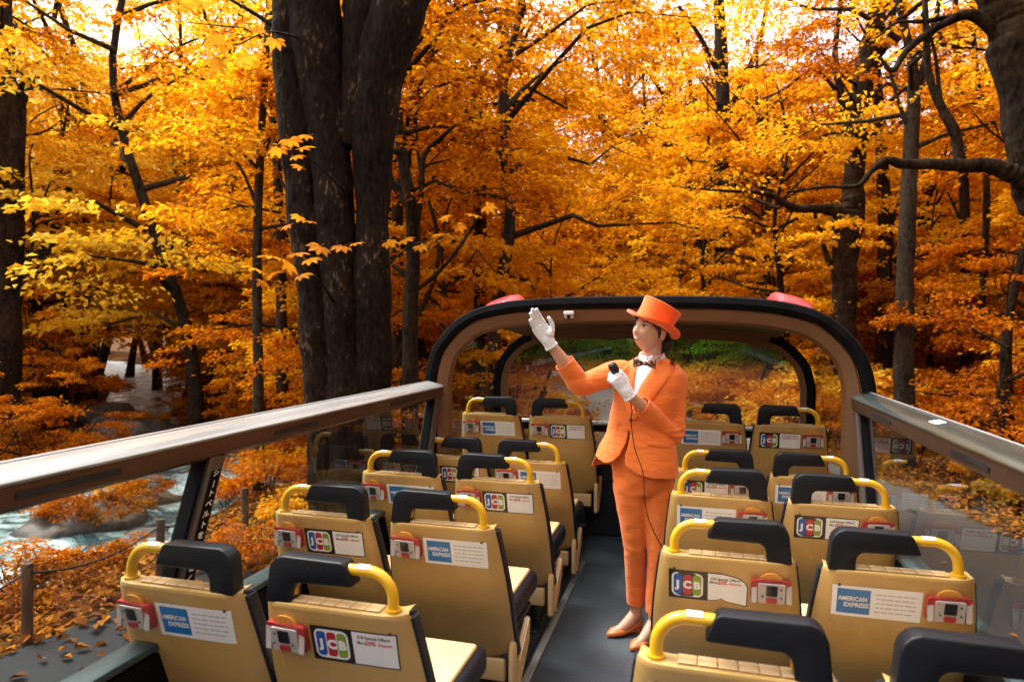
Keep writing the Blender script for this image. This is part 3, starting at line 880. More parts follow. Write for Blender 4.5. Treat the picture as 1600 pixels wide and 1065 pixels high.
for (x, y) in scatter(58, 15, 44, 1.6, 211, river=1.2):
    d, px = camspace(x, y)
    if near_hero(x, y, 1.2) or (px < 430 and d < 22) or (1180 < px < 1400 and d < 25): continue
    z = zone(px, d, x)
    place(POLE, 'slender_tree', x, y, '@ '+z+' '+dz(d), 'slender trees '+z, rs)
# the tallest trees close the view over the road and over the far bank
for px, d, sc, k in [(905, 58, 1.75, 0), (955, 53, 1.7, 2), (1010, 56, 1.8, 4), (1060, 52, 1.7, 1), (1105, 57, 1.75, 0), (860, 60, 1.6, 2), (1150, 48, 1.5, 4), (1010, 70, 1.9, 2), (700, 44, 1.4, 0), (660, 38, 1.35, 1)]:
    l = (px-800)/1057.5*d; x = -math.sin(YAW)*d+math.cos(YAW)*l; y = math.cos(YAW)*d+math.sin(YAW)*l
    place(TALL, 'forest_tree', x, y, 'very tall @ above the '+('left' if px < 980 else 'right')+' roof half' if not 980 <= px < 1050 else 'very tall @ above the guide, '+('deeper in' if d > 60 else 'behind the roof'), 'very tall trees above the front roof', rs, s=sc, k=5 if k == 4 else k)
for px, d, sc, k in [(10, 38, 1.5, 4), (60, 44, 1.6, 1), (105, 36, 1.35, 4), (150, 56, 1.7, 4), (200, 62, 1.7, 1), (245, 52, 1.6, 4), (70, 34, 1.7, 4), (310, 33, 1.6, 4), (345, 38, 1.7, 2), (290, 44, 1.5, 4), (330, 50, 1.5, 2), (370, 40, 1.4, 4), (120, 66, 1.8, 2), (30, 58, 1.7, 4), (275, 66, 1.8, 4)]:
    l = (px-800)/1057.5*d; x = -math.sin(YAW)*d+math.cos(YAW)*l; y = math.cos(YAW)*d+math.sin(YAW)*l
    place(TALL, 'forest_tree', x, y, 'very tall @ '+('behind the broken-stub trunk' if px < 60 else 'left of the rapids' if px < 140 else 'above the rapids' if px < 260 else 'right of the rapids')+('' if d < 42 else ' farther up' if d < 54 else ' highest up'), 'very tall trees beyond the stream', rs, s=sc, k=k)
for (x, y) in scatter(120, 13.5, 44, 2.0, 105, road=0.8, river=0.4):
    d, px = camspace(x, y)
    if open_view(px, d, True) or near_hero(x, y, 1.0) or (1180 < px < 1400 and d < 25): continue
    z = zone(px, d, x)
    place(SMALL, 'young_tree', x, y, '@ '+z+' '+dz(d), 'young trees '+z, rs, k=rs.choice((0, 2, 2, 1, 2, 0, 3)))
# unseen trees behind and beside the bus, added to shade the deck from the sides
for k in range(46):
    for _ in range(60):
        a_ = rs.uniform(0, 6.283); q = rs.uniform(12, 34)
        x, y = q*math.cos(a_), q*math.sin(a_)-4
        d, px = camspace(x, y)
        if d > 1 and -420 < px < 2020: continue
        if (-10.0 < x < 8.2) or not ok_spot(x, y, road=2.0): continue
        break
    else: continue
    place(TALL, 'forest_tree', x, y, 'unseen @ added around the bus for shade', 'unseen trees added around the bus for shade', rs)

# ---- shrubs
def shrub_kind(seed, r, h, n, ls, mat):
    rng = np.random.default_rng(seed)
    out = [[], [], [], []]
    for k in range(n):
        a = rng.uniform(0, 6.28); rr = r*math.sqrt(rng.uniform(0, 0.8)); hh = h*rng.uniform(0.25, 1.0)*(1-0.6*(rr/r)**2)
        p = spray_leaves(rng, np.array([math.cos(a)*rr, math.sin(a)*rr, hh]), np.array([math.cos(a+rng.normal(0, .8)), math.sin(a+rng.normal(0, .8)), rng.uniform(-.1, .4)]), r*0.5, 34, ls, spread=0.6, tilt=0.5)
        for o, q in zip(out, p): o.append(q)
    mb = MB()
    for k in range(9):
        a = rng.uniform(0, 6.28); t = rng.uniform(0.3, 0.8)*r
        mb.tube([(0.1*math.cos(a), 0.1*math.sin(a), -0.1), (t*0.5*math.cos(a), t*0.5*math.sin(a), h*0.5), (t*math.cos(a), t*math.sin(a), h*rng.uniform(0.7, 1.0))], [0.018, 0.012, 0.004], 5, cap=False)
    return mb.mesh('stem', M['bark_dark'], True), leaves_mesh('foliage', *[np.concatenate(q) for q in out], M[mat])
SHRUB_D = ['orange shrub', 'rust-red shrub', 'broad orange shrub', 'golden shrub', 'low olive shrub']
SHRUB = [shrub_kind(51, 1.2, 1.0, 46, 0.14, 'leaf_orange'), shrub_kind(52, 1.0, 0.75, 38, 0.13, 'leaf_rust'),
         shrub_kind(53, 1.5, 1.2, 60, 0.15, 'leaf_orange'), shrub_kind(54, 1.1, 0.7, 40, 0.15, 'leaf_gold'), shrub_kind(55, 0.8, 0.55, 30, 0.12, 'leaf_olive')]
def shrub(x, y, label, group, s=1.0, k=0, z=None, rz=None, sz=1.0):
    stem, fol = SHRUB[k]
    label = label.replace('@', SHRUB_D[k])
    e = empty('shrub', (x, y, float(ground_z(x, y))-0.05 if z is None else z), rs.uniform(0, 6.28) if rz is None else rz)
    e.scale = (s, s, s*sz)
    tag(e, label, 'shrub', group)
    link('stem', stem, e); link('foliage', fol, e)
    return e
def szone(px, x):
    if px < 430: return 'on the far bank of the stream' if x < -16 else 'on the near bank of the stream'
    if px < 760: return 'under the trees left of the road'
    if px < 1300: return 'on the verge ahead of the bus'
    return 'on the right slope'
SEEN = 0
for (x, y) in scatter(250, 9, 46, 1.35, 107, pxlo=-150, pxhi=1750, road=0.3, river=-0.9):
    d, px = camspace(x, y)
    if near_hero(x, y, 0.7): continue
    if px < 345 and x > -16.5 and d < 19 and not (x > -12.5 and d < 13): continue
    if px < 430 and x > -13.5 and d < 13: k = rs.choice((1, 1, 4, 2, 1))
    else: k = rs.choice((0, 0, 1, 2, 3, 1)) if px < 700 else rs.choice((0, 1, 2, 3, 4))
    z = szone(px, x)
    shrub(x, y, 'leafy @ '+z+' '+dz(d), 'shrubs '+z, s=rs.uniform(0.7, 1.25)*(0.75 if px < 430 and x > -16 else 1), k=k)
# golden and olive growth on the bank straight ahead, seen through the windscreen
SHRUB.append(shrub_kind(56, 1.3, 0.9, 50, 0.15, 'leaf_gold')); SHRUB_D.append('pale golden shrub'); SHRUB.append(shrub_kind(57, 1.4, 1.0, 55, 0.16, 'leaf_yellow')); SHRUB_D.append('bright yellow shrub')
rv = random.Random(9)
for i in range(70):
    for _ in range(40):
        px = rv.uniform(1090, 1330) if i % 3 else rv.uniform(730, 850); d = rv.uniform(21, 40) if i % 3 else rv.uniform(20, 30)
        l = (px-800)/1057.5*d; x = -math.sin(YAW)*d+math.cos(YAW)*l; y = math.cos(YAW)*d+math.sin(YAW)*l
        if ok_spot(x, y, road=0.5): break
    else: continue
    side = 'on the bank straight ahead, right of the road' if px > 1000 else 'on the verge straight ahead, left of the road'
    shrub(x, y, '@ '+side+' '+dz(d), 'shrubs '+side, s=rv.uniform(0.9, 1.6), k=rv.choice((3, 6, 5, 5, 6, 4)))
# shrubs the photograph shows singly: along the near bank and on the stones in the stream
for px, d, sc, kk in [(12, 20.5, 0.8, 3), (48, 21.5, 0.75, 1), (85, 22.5, 0.8, 3), (115, 23.5, 0.7, 0), (-15, 22, 0.9, 1)]:
    l = (px-800)/1057.5*d; x = -math.sin(YAW)*d+math.cos(YAW)*l; y = math.cos(YAW)*d+math.sin(YAW)*l
    place(SMALL, 'young_tree', x, y, '@ '+('left of' if px < 0 else 'just before' if px < 30 else 'right of' if px < 100 else 'well right of')+' the broken-stub trunk on the far bank', 'young trees in front of the broken-stub trunk', rs, s=sc, k=kk)
# far-bank growth below the broken trunk
for px, d, sc, kk in [(15, 21.5, 1.25, 2), (60, 21, 1.3, 1), (100, 22.5, 1.2, 0), (35, 23.5, 1.4, 2), (130, 25, 1.2, 0), (80, 25, 1.3, 2), (5, 25, 1.4, 1)]:
    l = (px-800)/1057.5*d; x = -math.sin(YAW)*d+math.cos(YAW)*l; y = math.cos(YAW)*d+math.sin(YAW)*l
    shrub(x, y, 'dense @ on the far bank below the broken-stub trunk', 'dense shrubs below the broken-stub trunk', s=sc, k=kk, sz=1.2)
for px, py, z, s, k in [(40, 915, -0.2, 0.9, 1), (100, 945, -0.2, 0.9, 1), (160, 905, -0.5, 0.95, 1), (215, 945, -0.2, 0.75, 4), (15, 975, -0.1, 0.8, 1), (120, 880, -0.8, 0.9, 1),
                        (262, 905, -0.5, 0.7, 4), (318, 885, -0.5, 0.7, 3), (345, 850, -0.5, 0.7, 0), (366, 815, -0.4, 0.7, 3), (352, 775, -0.6, 0.7, 0), (395, 720, -0.3, 1.0, 0), (15, 900, -0.9, 0.9, 0)]:
    p = G(px, py, z)
    shrub(p.x, p.y, 'leafy @ on the edge of the near bank above the stream', 'shrubs on the edge of the near bank', s=s*0.9, k=k, z=z-0.25, sz=0.85)
M['rock'] = pmat('wet_rock', (0.075, 0.065, 0.055), 0.6, var=0.5, scale=5, bump=0.8, bscale=9)
def rock(px, py, wz, r, label, shrubs, where=''):
    p = G(px, py, wz+0.2)
    bm = bmesh.new(); bmesh.ops.create_icosphere(bm, subdivisions=3, radius=1.0)
    for v in bm.verts:
        n_ = noise.noise(v.co*1.4+Vector((px, py, 0)))
        v.co = Vector((v.co.x*r*1.25, v.co.y*r*0.8, max(v.co.z, -0.5)*r*0.42))*(1+0.35*n_)
    me = bpy.data.meshes.new('boulder'); bm.to_mesh(me); bm.free(); me.materials.append(M['rock'])
    for q in me.polygons: q.use_smooth = True
    o = link('boulder', me, None, (p.x, p.y, wz-0.05)); o.rotation_euler = (0, 0, YAW+0.5)
    tag(o, label, 'boulder')
    for dx, s, k in shrubs:
        q = Vector((p.x, p.y, 0))+r2*dx
        shrub(q.x, q.y, 'small @ growing on the boulder '+where, 'shrubs on the boulders in the stream', s=s, k=k, z=wz+r*0.22, sz=0.8)
rock(140, 805, -1.5, 1.15, 'dark boulder under orange shrubs in the middle of the stream, below the railing', [(-0.8, 0.55, 0), (-0.1, 0.65, 0), (0.65, 0.75, 1)], 'in the middle of the stream')
rock(215, 772, -1.5, 0.9, 'leafy boulder near the seat belt pillar, in the far half of the stream', [(-0.4, 0.6, 3), (0.35, 0.6, 0)], 'near the seat belt pillar')
rock(230, 820, -1.5, 0.45, 'bare wet boulder with water running past it', [])
rock(158, 690, -1.1, 1.3, 'boulder under golden shrubs where the stream narrows above the railing', [(-0.7, 0.5, 3), (0.5, 0.45, 0)], 'where the stream narrows')
rock(205, 660, -0.95, 1.5, 'mossy boulder by the right bank of the rapids', [(0.2, 0.5, 0), (1.0, 0.6, 1)], 'by the right bank of the rapids')
rock(165, 640, -0.9, 1.4, 'boulder by the left bank at the top of the rapids', [(-0.6, 0.5, 0)], 'by the left bank of the rapids')

# fallen leaves on the forest floor: nobody could count them
rngL = np.random.default_rng(5)
d = np.sqrt(rngL.uniform(5**2, 34**2, 90000)); pxx = rngL.uniform(-150, 1750, 90000)
l = (pxx-800)/1057.5*d
lx = -math.sin(YAW)*d+math.cos(YAW)*l; ly = math.cos(YAW)*d+math.sin(YAW)*l
dr_ = road_gap(lx, ly); dv_, hw_, _ = seg_dist(lx, ly, RIV)
lay_in = (lx > -7.4) & (lx < 0) & (ly < 17)
keep = (dr_ > -0.3) & (dv_ > hw_+0.4) & ~lay_in
inr = ((dr_ <= -0.3) | lay_in) & (rngL.uniform(0, 1, len(lx)) < 0.006+0.40*np.exp(-np.abs(lx+7.3)*1.1))
def litter(name, kx, ky, dz):
    n = len(kx)
    z = ground_z(kx, ky)+dz if dz else np.full(n, 0.045)
    ax = rngL.normal(0, 1, (n, 3)); ax[:, 2] *= 0.15
    nm = np.tile(np.array([0, 0, 1.0]), (n, 1))+rngL.normal(0, 0.25, (n, 3))
    me = leaves_mesh(name, np.stack([kx, ky, z], 1), ax, nm, rngL.uniform(0.10, 0.22, n), M['leaf_litter'])
    tag(link(name, me), kind='stuff')
litter('fallen_leaves', lx[keep], ly[keep], 0.03)
litter('road_leaves', lx[inr], ly[inr], 0)
# litter on the mound
n = 1500
a_ = rngL.uniform(0, 6.28, n); r_ = np.sqrt(rngL.uniform(0, 1, n))
kx = ISLAND[0]+ISLAND[2]*r_*np.cos(a_)*0.98; ky = ISLAND[1]+ISLAND[2]*1.12*r_*np.sin(a_)
ax = rngL.normal(0, 1, (n, 3)); ax[:, 2] *= 0.2
me = leaves_mesh('mound_leaves', np.stack([kx, ky, 0.32-0.30*r_**2], 1), ax, np.tile(np.array([0, 0, 1.0]), (n, 1))+rngL.normal(0, 0.3, (n, 3)), rngL.uniform(0.1, 0.2, n), M['leaf_litter'])
tag(link('mound_leaves', me), kind='stuff')
for k, (dx, dy, s, kk) in enumerate([(-1.3, -0.6, 0.6, 4), (-0.8, -1.3, 0.55, 0), (-1.2, 0.9, 0.7, 3), (0.2, -1.5, 0.5, 4), (1.1, -0.9, 0.5, 0)]):
    shrub(ISLAND[0]+dx, ISLAND[1]+dy, 'small @ on the leafy mound around the triple trunk', 'shrubs on the mound', s=s, k=kk, z=0.05)

# a few low branches of the triple trunk hang close by: their big palmate leaves can be told apart
def palmate(seed):
    rg = random.Random(seed); mb = MB()
    nlf = 6
    for i in range(nlf):
        a_ = R(-100+200*i/(nlf-1)); L = 1.0*(1-0.32*abs(i-(nlf-1)/2)/((nlf-1)/2))*rg.uniform(0.9, 1.1)
        d = Vector((math.sin(a_), math.cos(a_), 0)); s_ = Vector((d.y, -d.x, 0)); wv = 0.21*L
        z = lambda t: -0.22*L*t*t
        P0 = [Vector((0, 0, 0)), d*L*0.35+s_*wv*0.7+Vector((0, 0, 0.03+z(0.35))), d*L*0.68+s_*wv+Vector((0, 0, 0.03+z(0.68))), d*L+Vector((0, 0, z(1.0))), d*L*0.68-s_*wv+Vector((0, 0, 0.03+z(0.68))), d*L*0.35-s_*wv*0.7+Vector((0, 0, 0.03+z(0.35))), d*L*0.35+Vector((0, 0, z(0.35))), d*L*0.68+Vector((0, 0, z(0.68)))]
        mb.add(P0, [(0, 6, 1), (1, 6, 7, 2), (2, 7, 3), (3, 7, 4), (4, 7, 6, 5), (5, 6, 0)])
    mb.tube([(0, 0, 0), (0, -0.25, 0.02), (0, -0.5, 0.08)], [0.014, 0.012, 0.010], 4, cap=False, mi=0)
    return mb.mesh('leaf', M['leaf_near'], False, fix=False)
M['leaf_near'] = leaf_mat('broad_leaf', [(0.40, 0.11, 0.006), (0.60, 0.19, 0.009), (0.74, 0.28, 0.014), (0.80, 0.36, 0.02)], trans=0.5)
PALM = [palmate(k) for k in range(4)]
big_o = Vector(big.location)
def near_branch(path, leaves, seed):
    rg = random.Random(seed)
    mb = MB()
    pts = [W(x, y, d)-big_o for x, y, d, r_ in path]
    Q = crom([(*p, q[3]) for p, q in zip(pts, path)], 5*len(path))
    mb.tube([tuple(q[:3]) for q in Q], [q[3] for q in Q], 6)
    br = link('branch', mb.mesh('branch', M['bark_dark'], True), big)
    for x, y, d, sz in leaves:
        o = link('leaf', PALM[rg.randrange(4)], br, W(x, y, d)-big_o)
        sz *= 0.82; o.scale = (sz, sz, sz)
        o.rotation_euler = (rg.uniform(-0.5, 0.35), rg.uniform(-0.5, 0.5), rg.uniform(0, 6.28))
near_branch([(520, 470, 11.0, 0.030), (500, 440, 9.6, 0.022), (470, 420, 8.6, 0.014), (430, 405, 8.0, 0.009), (385, 420, 7.6, 0.004)],
            [(395, 418, 7.6, 0.24), (420, 400, 7.8, 0.27), (445, 412, 8.0, 0.25), (462, 396, 8.2, 0.26), (484, 405, 8.5, 0.24), (500, 385, 8.6, 0.26), (470, 430, 8.2, 0.22), (430, 428, 7.8, 0.22), (535, 385, 8.8, 0.25), (555, 380, 8.9, 0.2), (405, 440, 7.7, 0.2)], 1)
near_branch([(540, 300, 11.0, 0.026), (500, 262, 9.8, 0.016), (462, 235, 9.0, 0.009), (436, 226, 8.7, 0.004)],
            [(436, 232, 8.7, 0.24), (452, 218, 8.8, 0.25), (470, 232, 9.0, 0.25), (480, 212, 9.2, 0.22), (462, 244, 9.0, 0.2), (468, 338, 9.6, 0.2), (452, 352, 9.5, 0.18), (486, 346, 9.6, 0.18), (470, 262, 9.2, 0.2)], 2)
near_branch([(600, 420, 11.2, 0.022), (640, 385, 10.6, 0.012), (680, 372, 10.2, 0.006), (720, 350, 10.0, 0.003)],
            [(605, 378, 10.6, 0.26), (632, 374, 10.5, 0.26), (655, 384, 10.4, 0.22), (690, 366, 10.2, 0.24), (715, 352, 10.0, 0.22), (740, 335, 10.0, 0.24), (760, 322, 9.9, 0.24), (700, 340, 10.1, 0.2)], 3)
near_branch([(470, 60, 11.2, 0.024), (420, 50, 9.6, 0.014), (370, 70, 8.6, 0.008), (310, 72, 8.0, 0.003)],
            [(308, 75, 7.9, 0.30), (332, 92, 8.1, 0.30), (350, 66, 8.3, 0.32), (376, 90, 8.6, 0.30), (395, 70, 8.9, 0.28), (330, 55, 8.0, 0.26), (405, 48, 9.2, 0.25), (430, 62, 9.8, 0.26), (290, 10, 7.6, 0.25), (306, 8, 7.7, 0.25)], 4)

# low rope fence along the edge of the lay-by
M['post_wood'] = pmat('weathered_post_wood', (0.075, 0.042, 0.026), 0.85, var=0.4, scale=6, bump=0.6, bscale=30, stretch=(4, 4, 0.6))
M['rope'] = pmat('dark_rope', (0.035, 0.025, 0.018), 0.9, var=0.3, scale=60)
fence = empty('rope_fence', (-7.4, 6.0, 0))
tag(fence, 'low rope fence on dark wooden posts at the edge of the lay-by', 'rope fence')
PY = [(-7.50, 2.0), (-7.46, 4.0), (-7.40, 6.03), (-7.32, 7.95), (-7.36, 9.9)]
for k, (x, y) in enumerate(PY):
    mb = MB(); q = [(x+7.4, y-6.0, -0.2, 0.062), (x+7.4+0.01, y-6.0, 0.3, 0.060), (x+7.4+0.02*math.sin(k*3), y-6.0+0.02, 0.88, 0.057)]
    trunk_tube(mb, q, 12, 0.05, k, n=14)
    mb.build('post', M['post_wood'], fence, True, auto=50)
for k, ((x0, y0), (x1, y1)) in enumerate(zip(PY[:-1], PY[1:])):
    mb = MB()
    mb.tube([(x0+7.4+(x1-x0)*t, y0-6.0+(y1-y0)*t, 0.78-0.16*4*t*(1-t)) for t in np.linspace(0, 1, 14)], 0.013, 7)
    mb.build('rope', M['rope'], fence, True)
# ------------------------------------------------------------------ the open-top bus
M['tan'] = pmat('tan_plastic', (0.58, 0.38, 0.17), 0.38, var=0.06, scale=5, bump=0.04, bscale=160)
M['tan_roof'] = pmat('tan_roof_lining', (0.145, 0.066, 0.024), 0.55, var=0.08, scale=3, bump=0.05, bscale=120)
M['black_rubber'] = pmat('black_rubber', (0.005, 0.005, 0.006), 0.75, spec=0.06, var=0.3, scale=9, bump=0.12, bscale=70)
M['navy'] = pmat('navy_vinyl', (0.008, 0.010, 0.017), 0.45, spec=0.3, var=0.2, scale=12, bump=0.12, bscale=220)
M['yellow'] = pmat('yellow_paint', (0.66, 0.36, 0.010), 0.30, var=0.05, scale=6, coat=0.2)
M['grip'] = pmat('black_grip_foam', (0.006, 0.007, 0.010), 0.42, spec=0.28, var=0.15, scale=20, bump=0.08, bscale=260)
M['steel'] = pmat('brushed_steel', (0.52, 0.54, 0.53), 0.27, metal=0.62, var=0.1, scale=5, stretch=(6, 0.4, 6))
M['rail_sky_tint'] = pmat('sky_tinted_aluminium', (0.40, 0.40, 0.39), 0.28, metal=0.45, var=0.12, scale=5, stretch=(6, 0.4, 6))  # sky reflected on the left railing is put into this pale colour
M['rail_forest_tint'] = pmat('forest_tinted_aluminium', (0.13, 0.18, 0.17), 0.20, metal=0.75, var=0.3, scale=4, stretch=(5, 0.4, 5))  # forest reflected on the right railing is put into this dark colour
M['rail_brown'] = pmat('brown_anodised', (0.10, 0.055, 0.035), 0.30, metal=0.6, var=0.15, scale=4, stretch=(6, 0.5, 6))
M['pillar'] = pmat('grey_brown_pillar', (0.085, 0.066, 0.055), 0.4, metal=0.3, var=0.1, scale=4)
M['dark_metal'] = pmat('dark_metal', (0.03, 0.032, 0.036), 0.4, metal=0.6, var=0.2)
M['deck'] = pmat('deck_vinyl', (0.075, 0.095, 0.112), 0.40, scale=1.7, bump=0.3, bscale=110, col2=(0.036, 0.044, 0.056))
M['body_red'] = pmat('red_body_paint', (0.55, 0.035, 0.045), 0.3, var=0.06, scale=2, coat=0.4)
M['pod_red'] = pmat('pinkish_red_plastic', (0.42, 0.020, 0.032), 0.35, var=0.08, scale=3, coat=0.3)
M['white_plastic'] = pmat('white_plastic', (0.78, 0.78, 0.76), 0.4, var=0.03)
M['glass'] = glass_mat('side_glass', (0.90, 0.92, 0.91), 1.52)
M['glass_screen'] = glass_mat('windscreen_glass', (0.95, 0.98, 0.95), 1.42, band=((0.20, 0.62, 0.36), CAM_H-0.34, CAM_H-0.15))
def haze_film(m, amount):
    # a faint translucent film stands in for the haze reflected in the glass
    t, N, L = nodes_of(m); out = [n for n in N if n.type == 'OUTPUT_MATERIAL'][0]
    src = out.inputs['Surface'].links[0].from_socket
    tl = N.new('ShaderNodeBsdfTranslucent'); tl.inputs[0].default_value = (0.75, 0.8, 0.8, 1)
    nz = N.new('ShaderNodeTexNoise'); nz.inputs['Scale'].default_value = 2.5; tc = N.new('ShaderNodeTexCoord'); L.new(tc.outputs['Object'], nz.inputs['Vector'])
    mu = N.new('ShaderNodeMath'); mu.operation = 'MULTIPLY'; mu.inputs[1].default_value = amount*2
    L.new(nz.outputs['Fac'], mu.inputs[0])
    mx = N.new('ShaderNodeMixShader'); L.new(mu.outputs[0], mx.inputs[0]); L.new(src, mx.inputs[1]); L.new(tl.outputs[0], mx.inputs[2])
    L.new(mx.outputs[0], out.inputs['Surface'])
haze_film(M['glass_screen'], 0.012)
M['glass_side'] = glass_mat('small_side_glass', (0.85, 0.90, 0.87), 1.5)
M['ink_white'] = pmat('white_print', (0.72, 0.70, 0.66), 0.5, var=0.02)
M['teal_strip'] = pmat('aluminium_sill', (0.07, 0.11, 0.12), 0.35, metal=0.5, var=0.15, scale=6, stretch=(5, 0.5, 5))

XL, XR = -1.6, 0.91                       # outer faces of the side railings
XM = (XL+XR)/2
RZ = CAM_H-0.326                          # top of the railings
ARCH_Y, WIND_Y = 3.96, 5.12
YB = -2.6                                 # the rear end of what is built
bus = empty('tour_bus', (XM, 1.5, 0.0))
tag(bus, 'open-top sightseeing bus seen from its upper deck, with a black-edged tan front roof', 'bus')
BO = Vector(bus.location)
def bpart(mb, name, mats, smooth=False, parent=None, auto=35):
    """a part of the bus, drawn in world coordinates"""
    off = BO if parent is None else BO+Vector(parent.location)
    me = mb.mesh(name, mats, smooth, auto=auto)
    me.transform(Matrix.Translation(-off))
    return link(name, me, parent or bus)

# deck floor, aisle strips and the raised floor under the front row
mb = MB(); mb.box((XM, 1.4, DECK-0.06), (2.44, 8.0, 0.12))
bpart(mb, 'deck_floor', M['deck'])
AXL, AXR = -0.70, -0.03
for x in (AXL, AXR):
    mb = MB()
    mb.box((x, 0.95, DECK+0.009), (0.035, 7.0, 0.018), bevel=0.004)
    bpart(mb, 'aisle_strip', M['steel'], True)
    mb = MB()
    sx = -1 if x == AXL else 1
    mb.box((x+sx*0.058, 0.95, DECK+0.012), (0.05, 7.0, 0.024), bevel=0.004)
    for k in range(11):
        y = -1.6+k*0.62
        mb.tube([(x+sx*0.058, y, DECK+0.022), (x+sx*0.058, y, DECK+0.034)], 0.014, 8)
    bpart(mb, 'seat_track', M['dark_metal'], True)
for sx, x0, x1 in ((-1, XL+0.06, AXL-0.09), (1, AXR+0.09, XR-0.06)):
    mb = MB(); mb.box(((x0+x1)/2, 4.80, DECK+0.065), (x1-x0, 0.94, 0.13), bevel=0.01)
    bpart(mb, 'front_step', M['deck'])

# sides: outer body, inner wall, sill, glass, pillars, railing
for sx, X in ((-1, XL), (1, XR)):
    mb = MB()
    mb.box((X-sx*0.03, 1.35, (0.35+RZ-0.62)/2+0.1), (0.06, 7.9, RZ-0.62-0.35-0.2), bevel=0.02)
    bpart(mb, 'side_panel', M['body_red'])
    mb = MB()
    mb.box((X-sx*0.078, 1.35, (DECK+RZ-0.625)/2), (0.02, 7.86, RZ-0.635-DECK), bevel=0.004)
    bpart(mb, 'inner_wall', M['black_rubber'])
    mb = MB()
    mb.box((X-sx*0.050, 0.67, RZ-0.607), (0.085, 6.54, 0.024), bevel=0.006)
    bpart(mb, 'window_sill', M['teal_strip'], True)
    # railing: top plate with reflections in its colour, rolled outer lip, brown inner face with slots
    sec = [(0.0, 0.0), (0.004, -0.006), (-0.0, -0.03)]
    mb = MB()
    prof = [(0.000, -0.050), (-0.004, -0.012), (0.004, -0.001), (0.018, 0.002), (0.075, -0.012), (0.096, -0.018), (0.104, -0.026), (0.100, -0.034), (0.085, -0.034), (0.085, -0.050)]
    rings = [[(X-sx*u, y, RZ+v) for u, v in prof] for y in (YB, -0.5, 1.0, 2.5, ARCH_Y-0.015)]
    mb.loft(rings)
    rail = bpart(mb, 'railing', M['rail_sky_tint'] if sx < 0 else M['rail_forest_tint'], True)
    mb = MB()
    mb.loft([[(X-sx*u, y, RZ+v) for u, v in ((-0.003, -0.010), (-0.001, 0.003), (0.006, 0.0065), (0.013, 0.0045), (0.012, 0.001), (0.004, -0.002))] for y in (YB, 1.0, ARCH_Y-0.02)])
    bpart(mb, 'railing_edge', M['rail_sky_tint'], True)
    mb = MB()
    prof = [(0.010, -0.051), (0.084, -0.051), (0.086, -0.036), (0.097, -0.036), (0.094, -0.088), (0.080, -0.100), (0.030, -0.100), (0.012, -0.092)]
    mb.loft([[(X-sx*u, y, RZ+v) for u, v in prof] for y in (YB, -0.5, 1.0, 2.5, ARCH_Y-0.015)])
    bpart(mb, 'railing_channel', M['rail_brown'], True, auto=25)
    for y in (0.35, 1.35, 2.35, 3.35):
        mb = MB()
        o = [(u, v) for u, v in rrect(0.30, 0.018, 0.0085, 4)]
        mb.prism(o, 0.004, lambda u, v, w_: (X-sx*(0.0955+w_), y+u, RZ-0.063+v))
        bpart(mb, 'railing_slot', M['dark_metal'], True)
    # glass panes between slanted pillars
    gx = X-sx*0.052
    edges = [-1.95, 0.03, 1.90, 3.90]
    gz0, gz1 = RZ-0.594, RZ-0.098
    sl = 0.20                               # the pillars lean this far back at the foot
    for k in range(3):
        y0, y1 = edges[k]+0.035, edges[k+1]-0.035
        mb = MB()
        o = [(y0-sl*1.0, gz0), (y1-sl*1.0, gz0), (y1, gz1), (y0, gz1)]
        mb.prism(o, 0.006, lambda u, v, w_: (gx-0.003+w_, u, v))
        bpart(mb, 'side_window', M['glass'])
    for k, y in enumerate(edges):
        mb = MB()
        rings = []
        for t in (0, 1):
            yy = y-sl*(1-t); z = gz0+(gz1-gz0)*t
            z = z-0.01 if t == 0 else z+0.004
            rings.append([(X-sx*u, yy+v, z) for u, v in ((0.020, -0.036), (0.086, -0.036), (0.092, -0.026), (0.092, 0.026), (0.086, 0.036), (0.020, 0.036))])
        mb.loft(rings)
        pil = bpart(mb, 'window_pillar', M['pillar'])
        mb = MB()
        for s2 in (-1, 1):
            mb.loft([[(X-sx*u, y-sl*(1-t)+s2*(0.044+v), gz0+(gz1-gz0)*t) for u, v in ((0.03, -0.0075), (0.075, -0.0075), (0.075, 0.009), (0.03, 0.009))] for t in (0.005, 0.995)])
        bpart(mb, 'pillar_seal', M['black_rubber'])
        if k == 2 and sx == -1:
            # the seat belt notice runs down the pillar beside the left seats, one sign under another
            mb = MB()
            mb.prism([(-0.028, 0.0), (0.028, 0.0), (0.028, 1.0), (-0.028, 1.0)], 0.0015, lambda u, v, w_: (X+0.0925+w_, y-sl*(1-(0.08+0.84*v))+u*0.8, gz0+(gz1-gz0)*(0.08+0.84*v)))
            strip = bpart(mb, 'notice_strip', M['black_rubber'])
            msg = 'シートベルトをおしめください'
            nL = len(msg)
            allv = MB()
            for i, ch in enumerate(msg):
                tm = text_mesh('|' if ch == 'ー' else ch, 0.034, M['ink_white'], res=2, bold=0.0006)
                t = 0.90-0.80*i/(nL-1)
                yy = y-sl*(1-t); z = gz0+(gz1-gz0)*t
                up_dir = Vector((0, sl, gz1-gz0)).normalized()
                c = Vector((X+0.0955, yy, z))
                # seen from inside the bus the reading direction is +Y
                vs_ = [c+Vector((0, 1, 0))*v.co.x*0.9+up_dir*v.co.y*0.72 for v in tm.vertices]
                allv.add(vs_, [list(p.vertices) for p in tm.polygons])
                bpy.data.meshes.remove(tm)
            me = allv.mesh('lettering', M['ink_white'], fix=False)
            me.transform(Matrix.Translation(-BO))
            link('lettering', me, strip)
mb = MB()
mb.prism(rrect(0.085, 0.036, 0.004, 2), 0.0012, lambda u, v, w_: (XR-0.050+v, 2.78+u, RZ-0.0038+w_+v*0.22))
bpart(mb, 'railing_label', M['white_plastic'])
